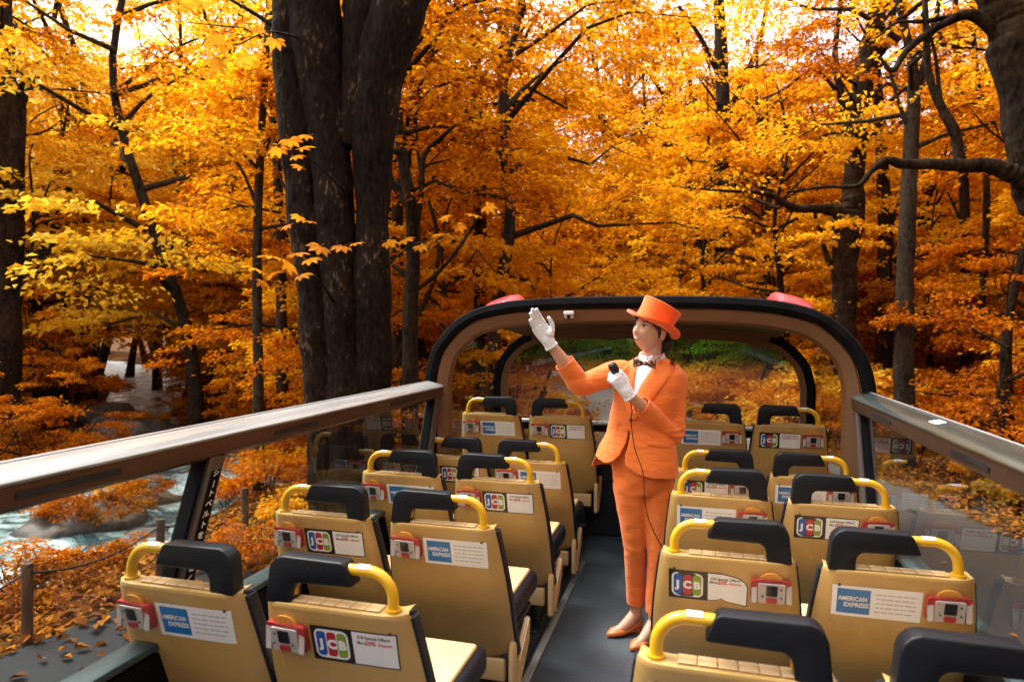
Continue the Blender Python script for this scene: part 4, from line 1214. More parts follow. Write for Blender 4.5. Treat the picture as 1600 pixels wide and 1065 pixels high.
# front roof: black-edged rear rim, tan lining, little side windows, windscreen
OUT = [(-1.60, -0.95), (-1.603, -0.60), (-1.605, -0.40), (-1.602, -0.293), (-1.565, -0.148), (-1.500, -0.047), (-1.405, 0.045), (-1.295, 0.104), (-1.138, 0.143), (-0.998, 0.160), (-0.828, 0.171), (-0.60, 0.176), (-0.345, 0.177)]
def arch_at(off, zoff=0.0, sc=1.0, zsc=1.0):
    """the roof outline moved inwards by OFF, left foot to right foot"""
    half = []
    P_ = np.array(OUT)
    for i in range(len(P_)):
        a_ = P_[max(i-1, 0)]; b_ = P_[min(i+1, len(P_)-1)]
        t = b_-a_; t = t/np.linalg.norm(t)
        n_ = np.array([t[1], -t[0]])
        if i == len(P_)-1: n_ = np.array([0, -1.0])
        if i == 0: n_ = np.array([1.0, 0])
        half.append(P_[i]+n_*off)
    half = np.array(half)
    half[:, 0] = XM+(half[:, 0]-XM)*sc
    half[:, 1] = half[:, 1]*1.0*zsc+zoff
    mir = half[:-1][::-1].copy(); mir[:, 0] = 2*XM-mir[:, 0]
    full = np.vstack([half, mir])
    full = crom([tuple(q) for q in full], 81)
    return full
def ring_part(prof, name, mat, parent=None, smooth=True):
    """prof: list of (inward offset, y); a closed ring profile swept along the arch"""
    mb = MB()
    curves = [[(q[0], y, CAM_H+q[1]) for q in arch_at(o)] for o, y in prof]
    n = len(curves[0])
    rings = [[c[k] for c in curves] for k in range(n)]
    mb.loft(rings)
    return bpart(mb, name, mat, smooth, parent, auto=30)
ring_part([(-0.012, ARCH_Y-0.025), (-0.02, ARCH_Y-0.01), (-0.02, ARCH_Y+0.05), (0.0, ARCH_Y+0.06), (0.034, ARCH_Y+0.03), (0.050, ARCH_Y+0.004), (0.046, ARCH_Y-0.02), (0.02, ARCH_Y-0.035)], 'rear_rim_seal', M['black_rubber'])
ring_part([(0.051, ARCH_Y+0.004), (0.060, ARCH_Y-0.004), (0.120, ARCH_Y+0.020), (0.135, ARCH_Y+0.06), (0.10, ARCH_Y+0.09), (0.051, ARCH_Y+0.09)], 'rear_rim', M['tan_roof'])

def arch_front(off):
    q = arch_at(off, zoff=-0.085, sc=0.965)
    return q
# roof shell and lining between the rims (upper part only; the lower sides are windows)
def roof_sheet(off0, off1, name, mat, thick, k0=24, k1=57, parent=None):
    mb = MB()
    a_ = arch_at(off0); b_ = arch_front(off1)
    rows = []
    for t in np.linspace(0, 1, 9):
        y = (ARCH_Y+0.05)*(1-t)+(WIND_Y+0.02)*t
        lift = 0.015*math.sin(math.pi*t)
        rows.append([((1-t)*a_[k][0]+t*b_[k][0], y, CAM_H+(1-t)*a_[k][1]+t*b_[k][1]+lift) for k in range(k0, k1)])
    top = rows; n = k1-k0
    low = [[(p[0]+(XM-p[0])*0.008, p[1], p[2]-thick) for p in r_] for r_ in rows]
    V = [p for r_ in top for p in r_]+[p for r_ in low for p in r_]
    F = []; m = len(rows); B_ = m*n
    for i in range(m-1):
        for k in range(n-1):
            F.append((i*n+k, i*n+k+1, (i+1)*n+k+1, (i+1)*n+k)); F.append((B_+i*n+k, B_+(i+1)*n+k, B_+(i+1)*n+k+1, B_+i*n+k+1))
    for i in range(m-1):
        for k in (0, n-1): F.append((i*n+k, (i+1)*n+k, B_+(i+1)*n+k, B_+i*n+k))
    for k in range(n-1):
        for i in (0, m-1): F.append((i*n+k, i*n+k+1, B_+i*n+k+1, B_+i*n+k))
    mb.add(V, F)
    return bpart(mb, name, mat, True, parent, auto=35)
roof_sheet(0.0, 0.0, 'roof_shell', M['body_red'], 0.02, 22, 59)
lining = roof_sheet(0.062, 0.062, 'roof_lining', M['tan_roof'], 0.018, 23, 58)
# windscreen ring: dark posts with a tan inner frame
def ring_front(prof, name, mat, parent=None, k0=0, k1=81):
    mb = MB()
    curves = [[(q[0], y, CAM_H+q[1]) for q in arch_front(o)] for o, y in prof]
    mb.loft([[c[k] for c in curves] for k in range(k0, k1)])
    return bpart(mb, name, mat, True, parent, auto=30)
ring_front([(0.055, WIND_Y-0.06), (0.055, WIND_Y+0.06), (0.115, WIND_Y+0.06), (0.115, WIND_Y-0.05)], 'windscreen_post', M['black_rubber'], k0=0, k1=25)
ring_front([(0.055, WIND_Y-0.06), (0.055, WIND_Y+0.06), (0.115, WIND_Y+0.06), (0.115, WIND_Y-0.05)], 'windscreen_post', M['black_rubber'], k0=56, k1=81)
ring_front([(0.055, WIND_Y-0.06), (0.055, WIND_Y+0.06), (0.115, WIND_Y+0.06), (0.115, WIND_Y-0.05)], 'windscreen_header', M['tan_roof'], k0=24, k1=57)
wsf = ring_front([(0.1155, WIND_Y-0.055), (0.1155, WIND_Y+0.03), (0.150, WIND_Y+0.03), (0.155, WIND_Y-0.04)], 'windscreen_frame', M['tan_roof'])
q = arch_front(0.148)
sel = [(p[0], CAM_H+p[1]) for p in q]
zb = CAM_H-0.56
def clip_low(poly, z, keep_above=True):
    out = []
    n = len(poly)
    for i in range(n):
        a_, b_ = poly[i], poly[(i+1) % n]
        ia = (a_[1] >= z) == keep_above; ib = (b_[1] >= z) == keep_above
        if ia: out.append(a_)
        if ia != ib:
            t = (z-a_[1])/(b_[1]-a_[1]); out.append((a_[0]+t*(b_[0]-a_[0]), z))
    return out
mb = MB(); mb.prism(sel, 0.008, lambda u, v, w_: (u, WIND_Y+w_, v)); bpart(mb, 'windscreen', M['glass_screen'])
# the roof's side windows and their lower walls
for sx, X in ((-1, XL), (1, XR)):
    X2 = XM+(X-XM)*0.965
    mb = MB()
    ya, yb = ARCH_Y+0.09, WIND_Y-0.06
    o = [(ya, CAM_H-0.93), (yb, CAM_H-0.93), (yb, CAM_H-0.20), (yb-0.10, CAM_H-0.11), (ya+0.12, CAM_H-0.06), (ya, CAM_H-0.16)]
    def sidept(u, v, w_):
        t = (u-ya)/(yb-ya)
        zz = v-CAM_H
        inw = 0.045+0.05*max(0, (zz+0.25)/0.2)**1.5 if zz > -0.25 else 0.045
        return (X+(X2-X)*t-sx*(inw+w_), u, v)
    mb.prism(o, 0.006, sidept)
    bpart(mb, 'front_side_window', M['glass_side'])
    mb = MB()
    mb.box((X-sx*0.075, (ya+yb)/2+0.03, CAM_H-0.24), (0.012, 0.012, 0.30))
    mb = MB()
    mb.box(((X+X2)/2-sx*0.055, (ya+yb)/2, (DECK+CAM_H-0.935)/2), (0.05, yb-ya+0.2, CAM_H-0.935-DECK), bevel=0.006)
    bpart(mb, 'front_inner_wall', M['tan_roof'])
# shelf and wall below the windscreen, chrome bar across it
mb = MB()
mb.box((XM, WIND_Y+0.02, (DECK+zb-0.36)/2), (2.36, 0.10, zb-0.36-DECK), bevel=0.01)
mb.box((XM, WIND_Y-0.03, zb-0.345), (2.34, 0.22, 0.03), bevel=0.01)
bpart(mb, 'dash_wall', M['dark_metal'])
mb = MB(); mb.box((XM, WIND_Y+0.05, 1.2), (2.40, 0.06, 1.7), bevel=0.02)
bpart(mb, 'front_panel', M['body_red'])
mb = MB()
bz = CAM_H-0.69
mb.tube([(XL+0.14, WIND_Y-0.10, bz), (XM, WIND_Y-0.10, bz), (XR-0.14, WIND_Y-0.10, bz)], 0.014, 12)
for x in (XL+0.16, -0.95, -0.36, 0.30, XR-0.16):
    mb.tube([(x, WIND_Y-0.10, bz), (x, WIND_Y-0.02, bz)], 0.011, 8)
bpart(mb, 'front_handrail', M['steel'], True)
mb = MB(); mb.box((XM, WIND_Y-0.065, bz-0.045), (2.2, 0.016, 0.05), bevel=0.004)
bpart(mb, 'handrail_panel', M['black_rubber'])
mb = MB(); mb.box((-0.44, WIND_Y-0.112, bz-0.004), (0.10, 0.030, 0.055), bevel=0.008)
bpart(mb, 'handrail_latch', M['white_plastic'], True)
# little white camera under the roof rim and the dark slots in the lining
mb = MB()
mb.box((-0.712, ARCH_Y-0.015, CAM_H+0.100), (0.060, 0.045, 0.024), bevel=0.005)
camp = bpart(mb, 'roof_camera', M['white_plastic'], True)
mb = MB(); mb.box((-0.712, ARCH_Y-0.014, CAM_H+0.077), (0.056, 0.036, 0.02), bevel=0.006)
mb2 = MB(); mb2.tube([(-0.712, ARCH_Y-0.034, CAM_H+0.077), (-0.712, ARCH_Y-0.022, CAM_H+0.077)], 0.011, 12)
M['grey_plastic'] = pmat('grey_plastic', (0.34, 0.32, 0.30), 0.4, var=0.05)
bpart(mb, 'camera_housing', M['grey_plastic'], True, camp); bpart(mb2, 'camera_lens', M['black_rubber'], True, camp)
def lining_z(x, t):
    a_ = arch_at(0.062); b_ = arch_front(0.062)
    q = (1-t)*a_+t*b_
    return CAM_H+float(np.interp(x, q[20:61, 0], q[20:61, 1]))+0.015*math.sin(math.pi*t)-0.018
for sx in (-1, 1):
    mb = MB()
    xc = XM+sx*0.80
    nn = 14
    pts = []
    for i in range(nn):
        u = i/(nn-1)*2-1
        x = xc+u*0.17
        pts.append((x, ARCH_Y+0.30-0.03*u*sx, lining_z(x, 0.25)-0.002))
    rad = [0.016*math.sqrt(max(0.04, 1-(i/(nn-1)*2-1)**4)) for i in range(nn)]
    mb.tube(pts, rad, 8)
    bpart(mb, 'roof_slot', M['black_rubber'], True)
    # red pods on top of the roof
    mb = MB()
    xc = XM+sx*0.93
    rows = []
    for t, wd, h in ((0, 0.03, 0.0), (0.06, 0.13, 0.035), (0.3, 0.17, 0.075), (0.6, 0.17, 0.09), (0.88, 0.15, 0.07), (1.0, 0.05, 0.02)):
        y = 4.22+0.62*t
        row = []
        for k in range(13):
            u = k/12*2-1
            x = xc+u*wd
            base = CAM_H+float(np.interp(x, arch_at(0.0)[20:61, 0], arch_at(0.0)[20:61, 1]))-0.03*((y-ARCH_Y)/(WIND_Y-ARCH_Y))-0.02
            prof_ = min(1.0, 1.45*(1-abs(u)**2.2))
            row.append((x, y, base+0.03+1.35*h*max(0, prof_)))
        rows.append(row)
    nk = 13
    V = [p for r_ in rows for p in r_]; F = [(i*nk+k, i*nk+k+1, (i+1)*nk+k+1, (i+1)*nk+k) for i in range(len(rows)-1) for k in range(nk-1)]
    Bn = len(V)
    V += [(p[0], p[1], p[2]-0.05) for r_ in rows for p in r_]
    F += [(Bn+a_, Bn+d_, Bn+c_, Bn+b_) for a_, b_, c_, d_ in list(F)]
    for i in range(len(rows)-1):
        for k in (0, nk-1): F.append((i*nk+k, (i+1)*nk+k, Bn+(i+1)*nk+k, Bn+i*nk+k))
    for k in range(nk-1):
        for i in (0, len(rows)-1): F.append((i*nk+k, i*nk+k+1, Bn+i*nk+k+1, Bn+i*nk+k))
    mb.add(V, F)
    bpart(mb, 'roof_pod', M['pod_red'], True)
# ------------------------------------------------------------------ seats
M['cush_tan'] = pmat('tan_seat_pad', (0.66, 0.44, 0.22), 0.6, var=0.08, scale=6, bump=0.08, bscale=200)
M['device_red'] = pmat('red_bracket', (0.36, 0.030, 0.030), 0.38, var=0.08, scale=10)
M['device_grey'] = pmat('grey_device_face', (0.42, 0.385, 0.36), 0.4, var=0.05)
M['lcd'] = pmat('dark_display', (0.018, 0.018, 0.020), 0.15, var=0.1)
M['button'] = pmat('dark_button', (0.07, 0.06, 0.06), 0.4)
M['amber_disc'] = pmat('amber_backing_disc', (0.60, 0.27, 0.045), 0.45, var=0.06)
M['paper'] = pmat('white_sticker', (0.74, 0.74, 0.72), 0.45, var=0.03, scale=14)
M['stk_black'] = pmat('black_sticker', (0.014, 0.009, 0.008), 0.4, var=0.1)
M['stk_blue'] = pmat('blue_sticker_square', (0.012, 0.145, 0.40), 0.42, var=0.04)
M['e_blue'] = pmat('emblem_blue', (0.01, 0.085, 0.36), 0.4, var=0.03)
M['e_red'] = pmat('emblem_red', (0.42, 0.012, 0.04), 0.4, var=0.03)
M['e_green'] = pmat('emblem_green', (0.20, 0.30, 0.02), 0.4, var=0.03)
M['ink_grey'] = pmat('grey_print', (0.36, 0.37, 0.38), 0.5, var=0.02)
M['ink_dark'] = pmat('dark_print', (0.06, 0.06, 0.07), 0.5, var=0.02)
M['ink_red'] = pmat('red_print', (0.55, 0.03, 0.06), 0.5, var=0.02)
M['screw'] = pmat('brown_screw', (0.05, 0.03, 0.02), 0.5)
# the tan shells carry a dark brown patch below the lip, and their own scuffs
def scuffed(m):
    t, N, L = nodes_of(m); b = N['Principled BSDF']
    tc = N.new('ShaderNodeTexCoord')
    src = b.inputs['Base Color'].links[0].from_socket
    mp = N.new('ShaderNodeMapping'); mp.inputs['Location'].default_value = (0.055*12, 0, -0.765*34); mp.inputs['Scale'].default_value = (12, 0, 34)
    L.new(tc.outputs['Object'], mp.inputs['Vector'])
    vl = N.new('ShaderNodeVectorMath'); vl.operation = 'LENGTH'; L.new(mp.outputs[0], vl.inputs[0])
    mr = N.new('ShaderNodeMapRange'); mr.inputs['From Min'].default_value = 0.1; mr.inputs['From Max'].default_value = 1.0
    mr.inputs['To Min'].default_value = 0.55; mr.inputs['To Max'].default_value = 0.0
    L.new(vl.outputs['Value'], mr.inputs['Value'])
    nz = N.new('ShaderNodeTexNoise'); nz.inputs['Scale'].default_value = 30; L.new(tc.outputs['Object'], nz.inputs['Vector'])
    mu = N.new('ShaderNodeMath'); mu.operation = 'MULTIPLY'; L.new(mr.outputs[0], mu.inputs[0]); L.new(nz.outputs['Fac'], mu.inputs[1])
    mx = N.new('ShaderNodeMix'); mx.data_type = 'RGBA'
    L.new(mu.outputs[0], mx.inputs['Factor']); L.new(src, mx.inputs['A']); mx.inputs['B'].default_value = (0.12, 0.06, 0.02, 1)
    # long pale scratches
    mp2 = N.new('ShaderNodeMapping'); mp2.inputs['Scale'].default_value = (60, 1, 5); mp2.inputs['Rotation'].default_value = (0, 0.5, 0)
    oi = N.new('ShaderNodeObjectInfo'); va = N.new('ShaderNodeVectorMath'); va.operation = 'ADD'
    L.new(tc.outputs['Object'], va.inputs[0]); L.new(oi.outputs['Location'], va.inputs[1])       # every seat has its own scratches
    L.new(va.outputs[0], mp2.inputs['Vector'])
    n3 = N.new('ShaderNodeTexNoise'); n3.inputs['Scale'].default_value = 1.6; n3.inputs['Detail'].default_value = 3; L.new(mp2.outputs[0], n3.inputs['Vector'])
    m3_ = N.new('ShaderNodeMapRange'); m3_.inputs['From Min'].default_value = 0.66; m3_.inputs['From Max'].default_value = 0.78; m3_.inputs['To Max'].default_value = 0.30
    L.new(n3.outputs['Fac'], m3_.inputs['Value'])
    mx2 = N.new('ShaderNodeMix'); mx2.data_type = 'RGBA'
    L.new(m3_.outputs[0], mx2.inputs['Factor']); L.new(mx.outputs['Result'], mx2.inputs['A']); mx2.inputs['B'].default_value = (0.75, 0.55, 0.32, 1)
    n4 = N.new('ShaderNodeTexNoise'); n4.inputs['Scale'].default_value = 7; n4.inputs['Detail'].default_value = 7; n4.inputs['Roughness'].default_value = 0.7; L.new(va.outputs[0], n4.inputs['Vector'])
    m4 = N.new('ShaderNodeMapRange'); m4.inputs['From Min'].default_value = 0.50; m4.inputs['From Max'].default_value = 0.80; m4.inputs['To Max'].default_value = 0.42
    L.new(n4.outputs['Fac'], m4.inputs['Value'])
    mx3 = N.new('ShaderNodeMix'); mx3.data_type = 'RGBA'
    L.new(m4.outputs[0], mx3.inputs['Factor']); L.new(mx2.outputs['Result'], mx3.inputs['A']); mx3.inputs['B'].default_value = (0.24, 0.12, 0.03, 1)
    L.new(mx3.outputs['Result'], b.inputs['Base Color'])
M['tan_shell'] = pmat('tan_seat_shell', (0.46, 0.285, 0.090), 0.36, var=0.06, scale=4, bump=0.04, bscale=160)
scuffed(M['tan_shell'])

SH, SB = 0.815, 0.255             # lip and lower edge of the shell above the deck
def s_hw(t): return 0.210+0.030*math.sin(min(max(t, 0), 0.6)/0.6*math.pi/2)
def s_y(x, z):
    """rear face of the shell: where it stands at (x, z)"""
    t = (SH-z)/(SH-SB)
    u = min(1.0, abs(x)/s_hw(t))
    return 0.205*t-0.018*math.sin(math.pi*min(max(t, 0), 1))+0.035*u**9

def seat_shell():
    mb = MB(); nu = 25
    def row(y_add, z, hwk=None, flat=None):
        t = (SH-z)/(SH-SB)
        hw = s_hw(t) if hwk is None else hwk
        out = []
        for k in range(nu):
            u = k/(nu-1)*2-1
            u = math.copysign(abs(u)**0.75, u)
            x = u*hw
            yb = (0.205*t-0.018*math.sin(math.pi*min(max(t, 0), 1))+0.035*abs(u)**9) if flat is None else flat
            out.append((x, yb+y_add, z))
        return out
    rear = [row(0.010, SH+0.004, 0.205), row(0.004, SH+0.002, 0.2085), row(0.0, SH-0.006, 0.210)]
    for t in np.linspace(0.02, 1, 24):
        z = SH-t*(SH-SB)
        hw = s_hw(t)
        if t > 0.90: hw -= 0.055*(1-math.sqrt(max(0, 1-((t-0.90)/0.10)**2)))
        rear.append(row(0, z, hw))
    top = [row(0.066, SH-0.004, 0.200), row(0.062, SH+0.004, 0.203), row(0.050, SH+0.006, 0.203), row(0.025, SH+0.006, 0.204)]
    outer = top+rear
    inner = [[(x*0.985, y+0.016, z-0.002) for x, y, z in r_] for r_ in rear[2:]]
    rows = outer+inner[::-1]
    mb.loft([list(r_) for r_ in rows], closed=False)
    # side and closing faces
    n = len(rows); no = len(outer)
    F = []
    for k in (0, nu-1):
        for i in range(len(rear[2:])-1):
            a_ = (len(top)+2+i)*nu+k; b_ = a_+nu
            c_ = (n-1-i)*nu+k; d_ = c_-nu
            F.append((a_, b_, d_, c_))
    mb.f += F; mb.m += [0]*len(F)
    return mb.mesh('backrest_shell', M['tan_shell'], True, auto=50)
def seat_ridges():
    mb = MB()
    for k in range(6):
        x0 = -0.098+k*0.043-(0.021)
        mb.box((x0+0.021, 0.033, SH+0.0085), (0.0412, 0.042, 0.0045), bevel=0.002)
    return mb.mesh('lip_ridge', M['tan'], True)
def seat_backpad():
    mb = MB(); nu = 15; rows = []
    for off, e in ((0.019, 0.004), (0.030, 0.010), (0.060, 0.010), (0.078, 0.002), (0.085, -0.03)):
        pass
    loops = []
    ts = np.linspace(0.0, 0.97, 18)
    for off, e in ((0.0175, 0.0015), (0.024, 0.008), (0.055, 0.009), (0.072, 0.0), (0.080, -0.04)):
        left = [(-(s_hw(t)+e), 0.205*t-0.018*math.sin(math.pi*t)+0.035+off-0.012, SH-0.012-t*(SH-SB)) for t in ts]
        right = [(-p[0], p[1], p[2]) for p in left[::-1]]
        loops.append(left+right)
    mb.loft(loops, cap=True)
    return mb.mesh('back_cushion', M['navy'], True, auto=40)
def seat_cushion():
    mb = MB(); mb.box((0, 0.44, 0.40), (0.445, 0.50, 0.10), bevel=0.035, seg=3)
    a_ = mb.mesh('seat_cushion', M['navy'], True)
    mb = MB(); mb.box((0, 0.43, 0.452), (0.385, 0.44, 0.024), bevel=0.011, seg=3)
    return a_, mb.mesh('seat_pad', M['cush_tan'], True)
def seat_base():
    mb = MB(); mb.box((0, 0.215, 0.205), (0.40, 0.025, 0.09), bevel=0.008)
    a_ = mb.mesh('base_panel', M['tan'], True)
    mb = MB()
    mb.box((0, 0.42, 0.305), (0.40, 0.42, 0.03), bevel=0.006)
    b_ = mb.mesh('seat_frame', M['dark_metal'], True)
    mb = MB(); mb.box((0, 0.0, 0.145), (0.035, 0.26, 0.29), bevel=0.006)
    mb.box((0, 0.0, 0.012), (0.06, 0.36, 0.024), bevel=0.004)
    return a_, b_, mb.mesh('leg', M['dark_metal'], True)
def side_plate(kind):
    mb = MB()
    if kind == 0:
        o = [(0.165, 0.13), (0.205, 0.12), (0.215, 0.30), (0.20, 0.335), (0.18, 0.335), (0.165, 0.30)]
    else:
        o = [(0.24, 0.12), (0.255, 0.12), (0.415, 0.245), (0.425, 0.34), (0.41, 0.345), (0.25, 0.235)]
    bm = bmesh.new()
    vs_ = [bm.verts.new((0.0, a_, b_)) for a_, b_ in o]
    f = bm.faces.new(vs_)
    r_ = bmesh.ops.extrude_face_region(bm, geom=[f])
    bmesh.ops.translate(bm, vec=(0.024, 0, 0), verts=[v for v in r_['geom'] if isinstance(v, bmesh.types.BMVert)])
    bmesh.ops.recalc_face_normals(bm, faces=bm.faces)
    bmesh.ops.bevel(bm, geom=list(bm.edges), offset=0.006, segments=2, affect='EDGES')
    me = bpy.data.meshes.new('side_plate'); bm.to_mesh(me); bm.free(); me.materials.append(M['tan'])
    for p in me.polygons: p.use_smooth = True
    me.set_sharp_from_angle(angle=R(40))
    return me
def grip_mesh(sx):
    """the padded half of the grab handle; sx = +1 puts its foot on the right"""
    o = [(0.122, 0.0), (0.118, 0.040), (0.112, 0.052), (0.100, 0.060), (-0.052, 0.063), (-0.062, 0.066), (-0.040, 0.118), (-0.030, 0.126), (0.150, 0.128), (0.168, 0.122), (0.182, 0.108), (0.189, 0.090), (0.198, 0.0)]
    bm = bmesh.new()
    vs_ = [bm.verts.new((sx*a_, 0.008, b_+SH-0.001)) for a_, b_ in o]
    f = bm.faces.new(vs_)
    r_ = bmesh.ops.extrude_face_region(bm, geom=[f])
    bmesh.ops.translate(bm, vec=(0, 0.052, 0), verts=[v for v in r_['geom'] if isinstance(v, bmesh.types.BMVert)])
    bmesh.ops.recalc_face_normals(bm, faces=bm.faces)
    bmesh.ops.bevel(bm, geom=list(bm.edges), offset=0.010, segments=3, affect='EDGES', profile=0.5, clamp_overlap=True)
    me = bpy.data.meshes.new('grip'); bm.to_mesh(me); bm.free(); me.materials.append(M['grip'])
    for p in me.polygons: p.use_smooth = True
    me.set_sharp_from_angle(angle=R(50))
    return me
def handle_mesh(sx):
    mb = MB()
    pts = [(0.13*sx, 0.034, SH+0.02), (0.13*sx, 0.034, SH+0.07), (0.12*sx, 0.034, SH+0.092), (0.09*sx, 0.034, SH+0.099), (-0.05*sx, 0.034, SH+0.102)]
    for k in range(9):
        a_ = R(90*k/8)
        pts.append((-sx*(0.098+0.068*math.sin(a_)), 0.034, SH+0.034+0.068*math.cos(a_)))
    pts.append((-sx*0.167, 0.034, SH+0.0))
    mb.tube([pts[0], *pts[1:]], 0.0148, 16)
    mb.tube([(-sx*0.167, 0.034, SH+0.004), (-sx*0.167, 0.034, SH+0.012)], 0.021, 16)
    return mb.mesh('handle', M['yellow'], True, auto=50)
def handle_label(sx):
    mb = MB(); n = 8
    rings = []
    for k in range(n):
        a_ = R(-55+110*k/(n-1))
        rings.append([(-sx*q, 0.034-0.0163*math.sin(a_), SH+0.102+0.0163*math.cos(a_)) for q in (0.066, 0.102)])
    V = [p for r_ in rings for p in r_]
    mb.add(V, [(2*k, 2*k+1, 2*k+3, 2*k+2) for k in range(n-1)])
    for c_ in (0.075, 0.084, 0.093):
        a0, a1 = R(5), R(38)
        b_ = len(mb.v)
        mb.add([(-sx*(c_-0.003), 0.034-0.0166*math.sin(a_), SH+0.102+0.0166*math.cos(a_)) for a_ in (a0, a1)]+[(-sx*(c_+0.003), 0.034-0.0166*math.sin(a_), SH+0.102+0.0166*math.cos(a_)) for a_ in (a1, a0)], [(0, 1, 2, 3)], 1)
    return mb.mesh('handle_label', [M['white_plastic'], M['stk_blue']], fix=False)

def surf(cx, cz, lift=0.0):
    """(u, v, w) on the shell's rear face, u to the right, v up, w out of it"""
    def fn(u, v, w_):
        x, z = cx+u, cz+v
        return (x, s_y(x, z)-0.0006-lift-w_, z)
    return fn
def patch(mb, fn, u0, u1, v0, v1, lift, mi=0, nu=10, nv=4):
    V = [fn(u0+(u1-u0)*i/nu, v0+(v1-v0)*j/nv, lift) for j in range(nv+1) for i in range(nu+1)]
    F = [(j*(nu+1)+i, j*(nu+1)+i+1, (j+1)*(nu+1)+i+1, (j+1)*(nu+1)+i) for j in range(nv) for i in range(nu)]
    mb.add(V, F, mi)
def flat_poly(mb, fn, o, lift, mi=0):
    mb.add([fn(u, v, lift) for u, v in o], [tuple(range(len(o)))], mi)
def put_text(mb, fn, body, size, cx, cy_, lift, mi, sx=1.0, align='CENTER', bold=0.0, res=2):
    tm = text_mesh(body, size, M['ink_grey'], align=align, bold=bold, res=res)
    mb.add([fn(cx+v.co.x*sx, cy_+v.co.y, lift) for v in tm.vertices], [tuple(p.vertices) for p in tm.polygons], mi)
    bpy.data.meshes.remove(tm)
SW, SHT = 0.250, 0.104
def sticker_blue(cx):
    fn = surf(cx, SH-0.098)
    mb = MB(); patch(mb, fn, -SW/2, SW/2, -SHT/2, SHT/2, 0.0004, 0)
    base = mb.mesh('card_sticker', [M['paper']], True, fix=False)
    mb = MB()
    x0, x1 = -SW/2+0.014, -SW/2+0.108
    patch(mb, fn, x0, x1, -SHT/2+0.010, SHT/2-0.010, 0.0008, 0, 4, 2)
    put_text(mb, fn, 'AMERICAN', 0.0205, (x0+x1)/2-0.003, 0.0085, 0.0011, 1, 0.80, bold=0.0006)
    put_text(mb, fn, 'EXPRESS', 0.0205, (x0+x1)/2+0.008, -0.0125, 0.0011, 1, 0.93, bold=0.0006)
    emb = mb.mesh('emblem', [M['stk_blue'], M['ink_white']], False, fix=False)
    mb = MB(); rr_ = random.Random(3)
    for k in range(5):
        v = 0.030-k*0.0148
        u = x1+0.014
        end = SW/2-rr_.choice((0.012, 0.016, 0.03, 0.022))
        while u < end-0.006:
            wl = min(rr_.uniform(0.008, 0.022), end-u)
            patch(mb, fn, u, u+wl, v-0.0018, v+0.0018, 0.0008, 0, 1, 1)
            u += wl+0.0035
    return base, emb, mb.mesh('print', [M['ink_grey']], False, fix=False)
def sticker_black(cx, torn=False):
    fn = surf(cx, SH-0.100)
    h = SHT/2
    mb = MB()
    xm = -SW/2+0.122
    patch(mb, fn, -SW/2, xm, -h, h, 0.0004, 0, 6, 3)
    if not torn:
        patch(mb, fn, xm, SW/2, -h, h, 0.0004, 0, 6, 3)
        patch(mb, fn, xm+0.001, SW/2-0.0035, -h+0.004, h-0.004, 0.0008, 1, 6, 3)
    else:
        o = [(xm, -h), (xm+0.030, -h+0.004), (xm+0.045, -h+0.012), (xm+0.06, -h+0.002), (SW/2-0.002, -h-0.008), (SW/2, 0.012), (SW/2-0.008, h-0.026), (SW/2-0.03, h-0.010), (xm+0.05, h-0.001), (xm, h)]
        flat_poly(mb, fn, o, 0.0006, 0)
        c = ((xm+SW/2)/2, 0.0)
        flat_poly(mb, fn, [(c[0]+(u-c[0])*0.95, c[1]+(v-c[1])*0.94) for u, v in o], 0.0012, 1)
    base = mb.mesh('card_sticker', [M['stk_black'], M['paper']], False, fix=False)
    mb = MB()
    c0 = -SW/2+0.060
    flat_poly(mb, fn, [(c0+u, v) for u, v in rrect(0.100, 0.086, 0.018, 5)], 0.0008, 0)
    for k, (mi, ch) in enumerate(((1, 'J'), (2, 'C'), (3, 'B'))):
        uc = c0+(k-1)*0.0305
        wd = 0.0275
        # each bar is rounded at two opposite corners
        o = []
        for (sx_, sz_, r_) in ((1, 1, 0.010 if k == 2 else 0.006), (-1, 1, 0.010), (-1, -1, 0.010 if k == 0 else 0.006), (1, -1, 0.010)):
            ccx, ccz = uc+sx_*(wd/2-r_), sz_*(0.0365-r_)
            a0 = {(1, 1): 0, (-1, 1): 90, (-1, -1): 180, (1, -1): 270}[(sx_, sz_)]
            for q in range(4):
                a_ = R(a0+30*q); o.append((ccx+r_*math.cos(a_), ccz+r_*math.sin(a_)))
        flat_poly(mb, fn, o, 0.0012, mi)
        put_text(mb, fn, ch, 0.036, uc, -0.001, 0.0016, 0, 1.05, bold=0.0022, res=3)
        if ch == 'J': flat_poly(mb, fn, [(uc-wd/2, 0.0065), (uc+0.001, 0.0065), (uc+0.001, 0.0015), (uc-wd/2, 0.0015)], 0.0014, 1)
    emb = mb.mesh('emblem', [M['paper'], M['e_blue'], M['e_red'], M['e_green']], False, fix=False)
    mb = MB()
    tx = (xm+SW/2)/2-(0.006 if torn else 0.001)
    put_text(mb, fn, 'JCB Special Offers!', 0.0128, tx, 0.034 if not torn else 0.031, 0.0015, 0, 0.95, bold=0.0003)
    put_text(mb, fn, 'More', 0.0125, tx-0.036, 0.0175, 0.0015, 0, 0.95, bold=0.0003)
    put_text(mb, fn, '20%', 0.0185, tx-0.010, 0.0185, 0.0015, 1, 0.95, bold=0.0005)
    put_text(mb, fn, 'Discount', 0.0115, tx+0.031, 0.0175, 0.0015, 1, 0.9, bold=0.0003)
    return base, emb, mb.mesh('lettering', [M['ink_dark'], M['ink_red']], False, fix=False)
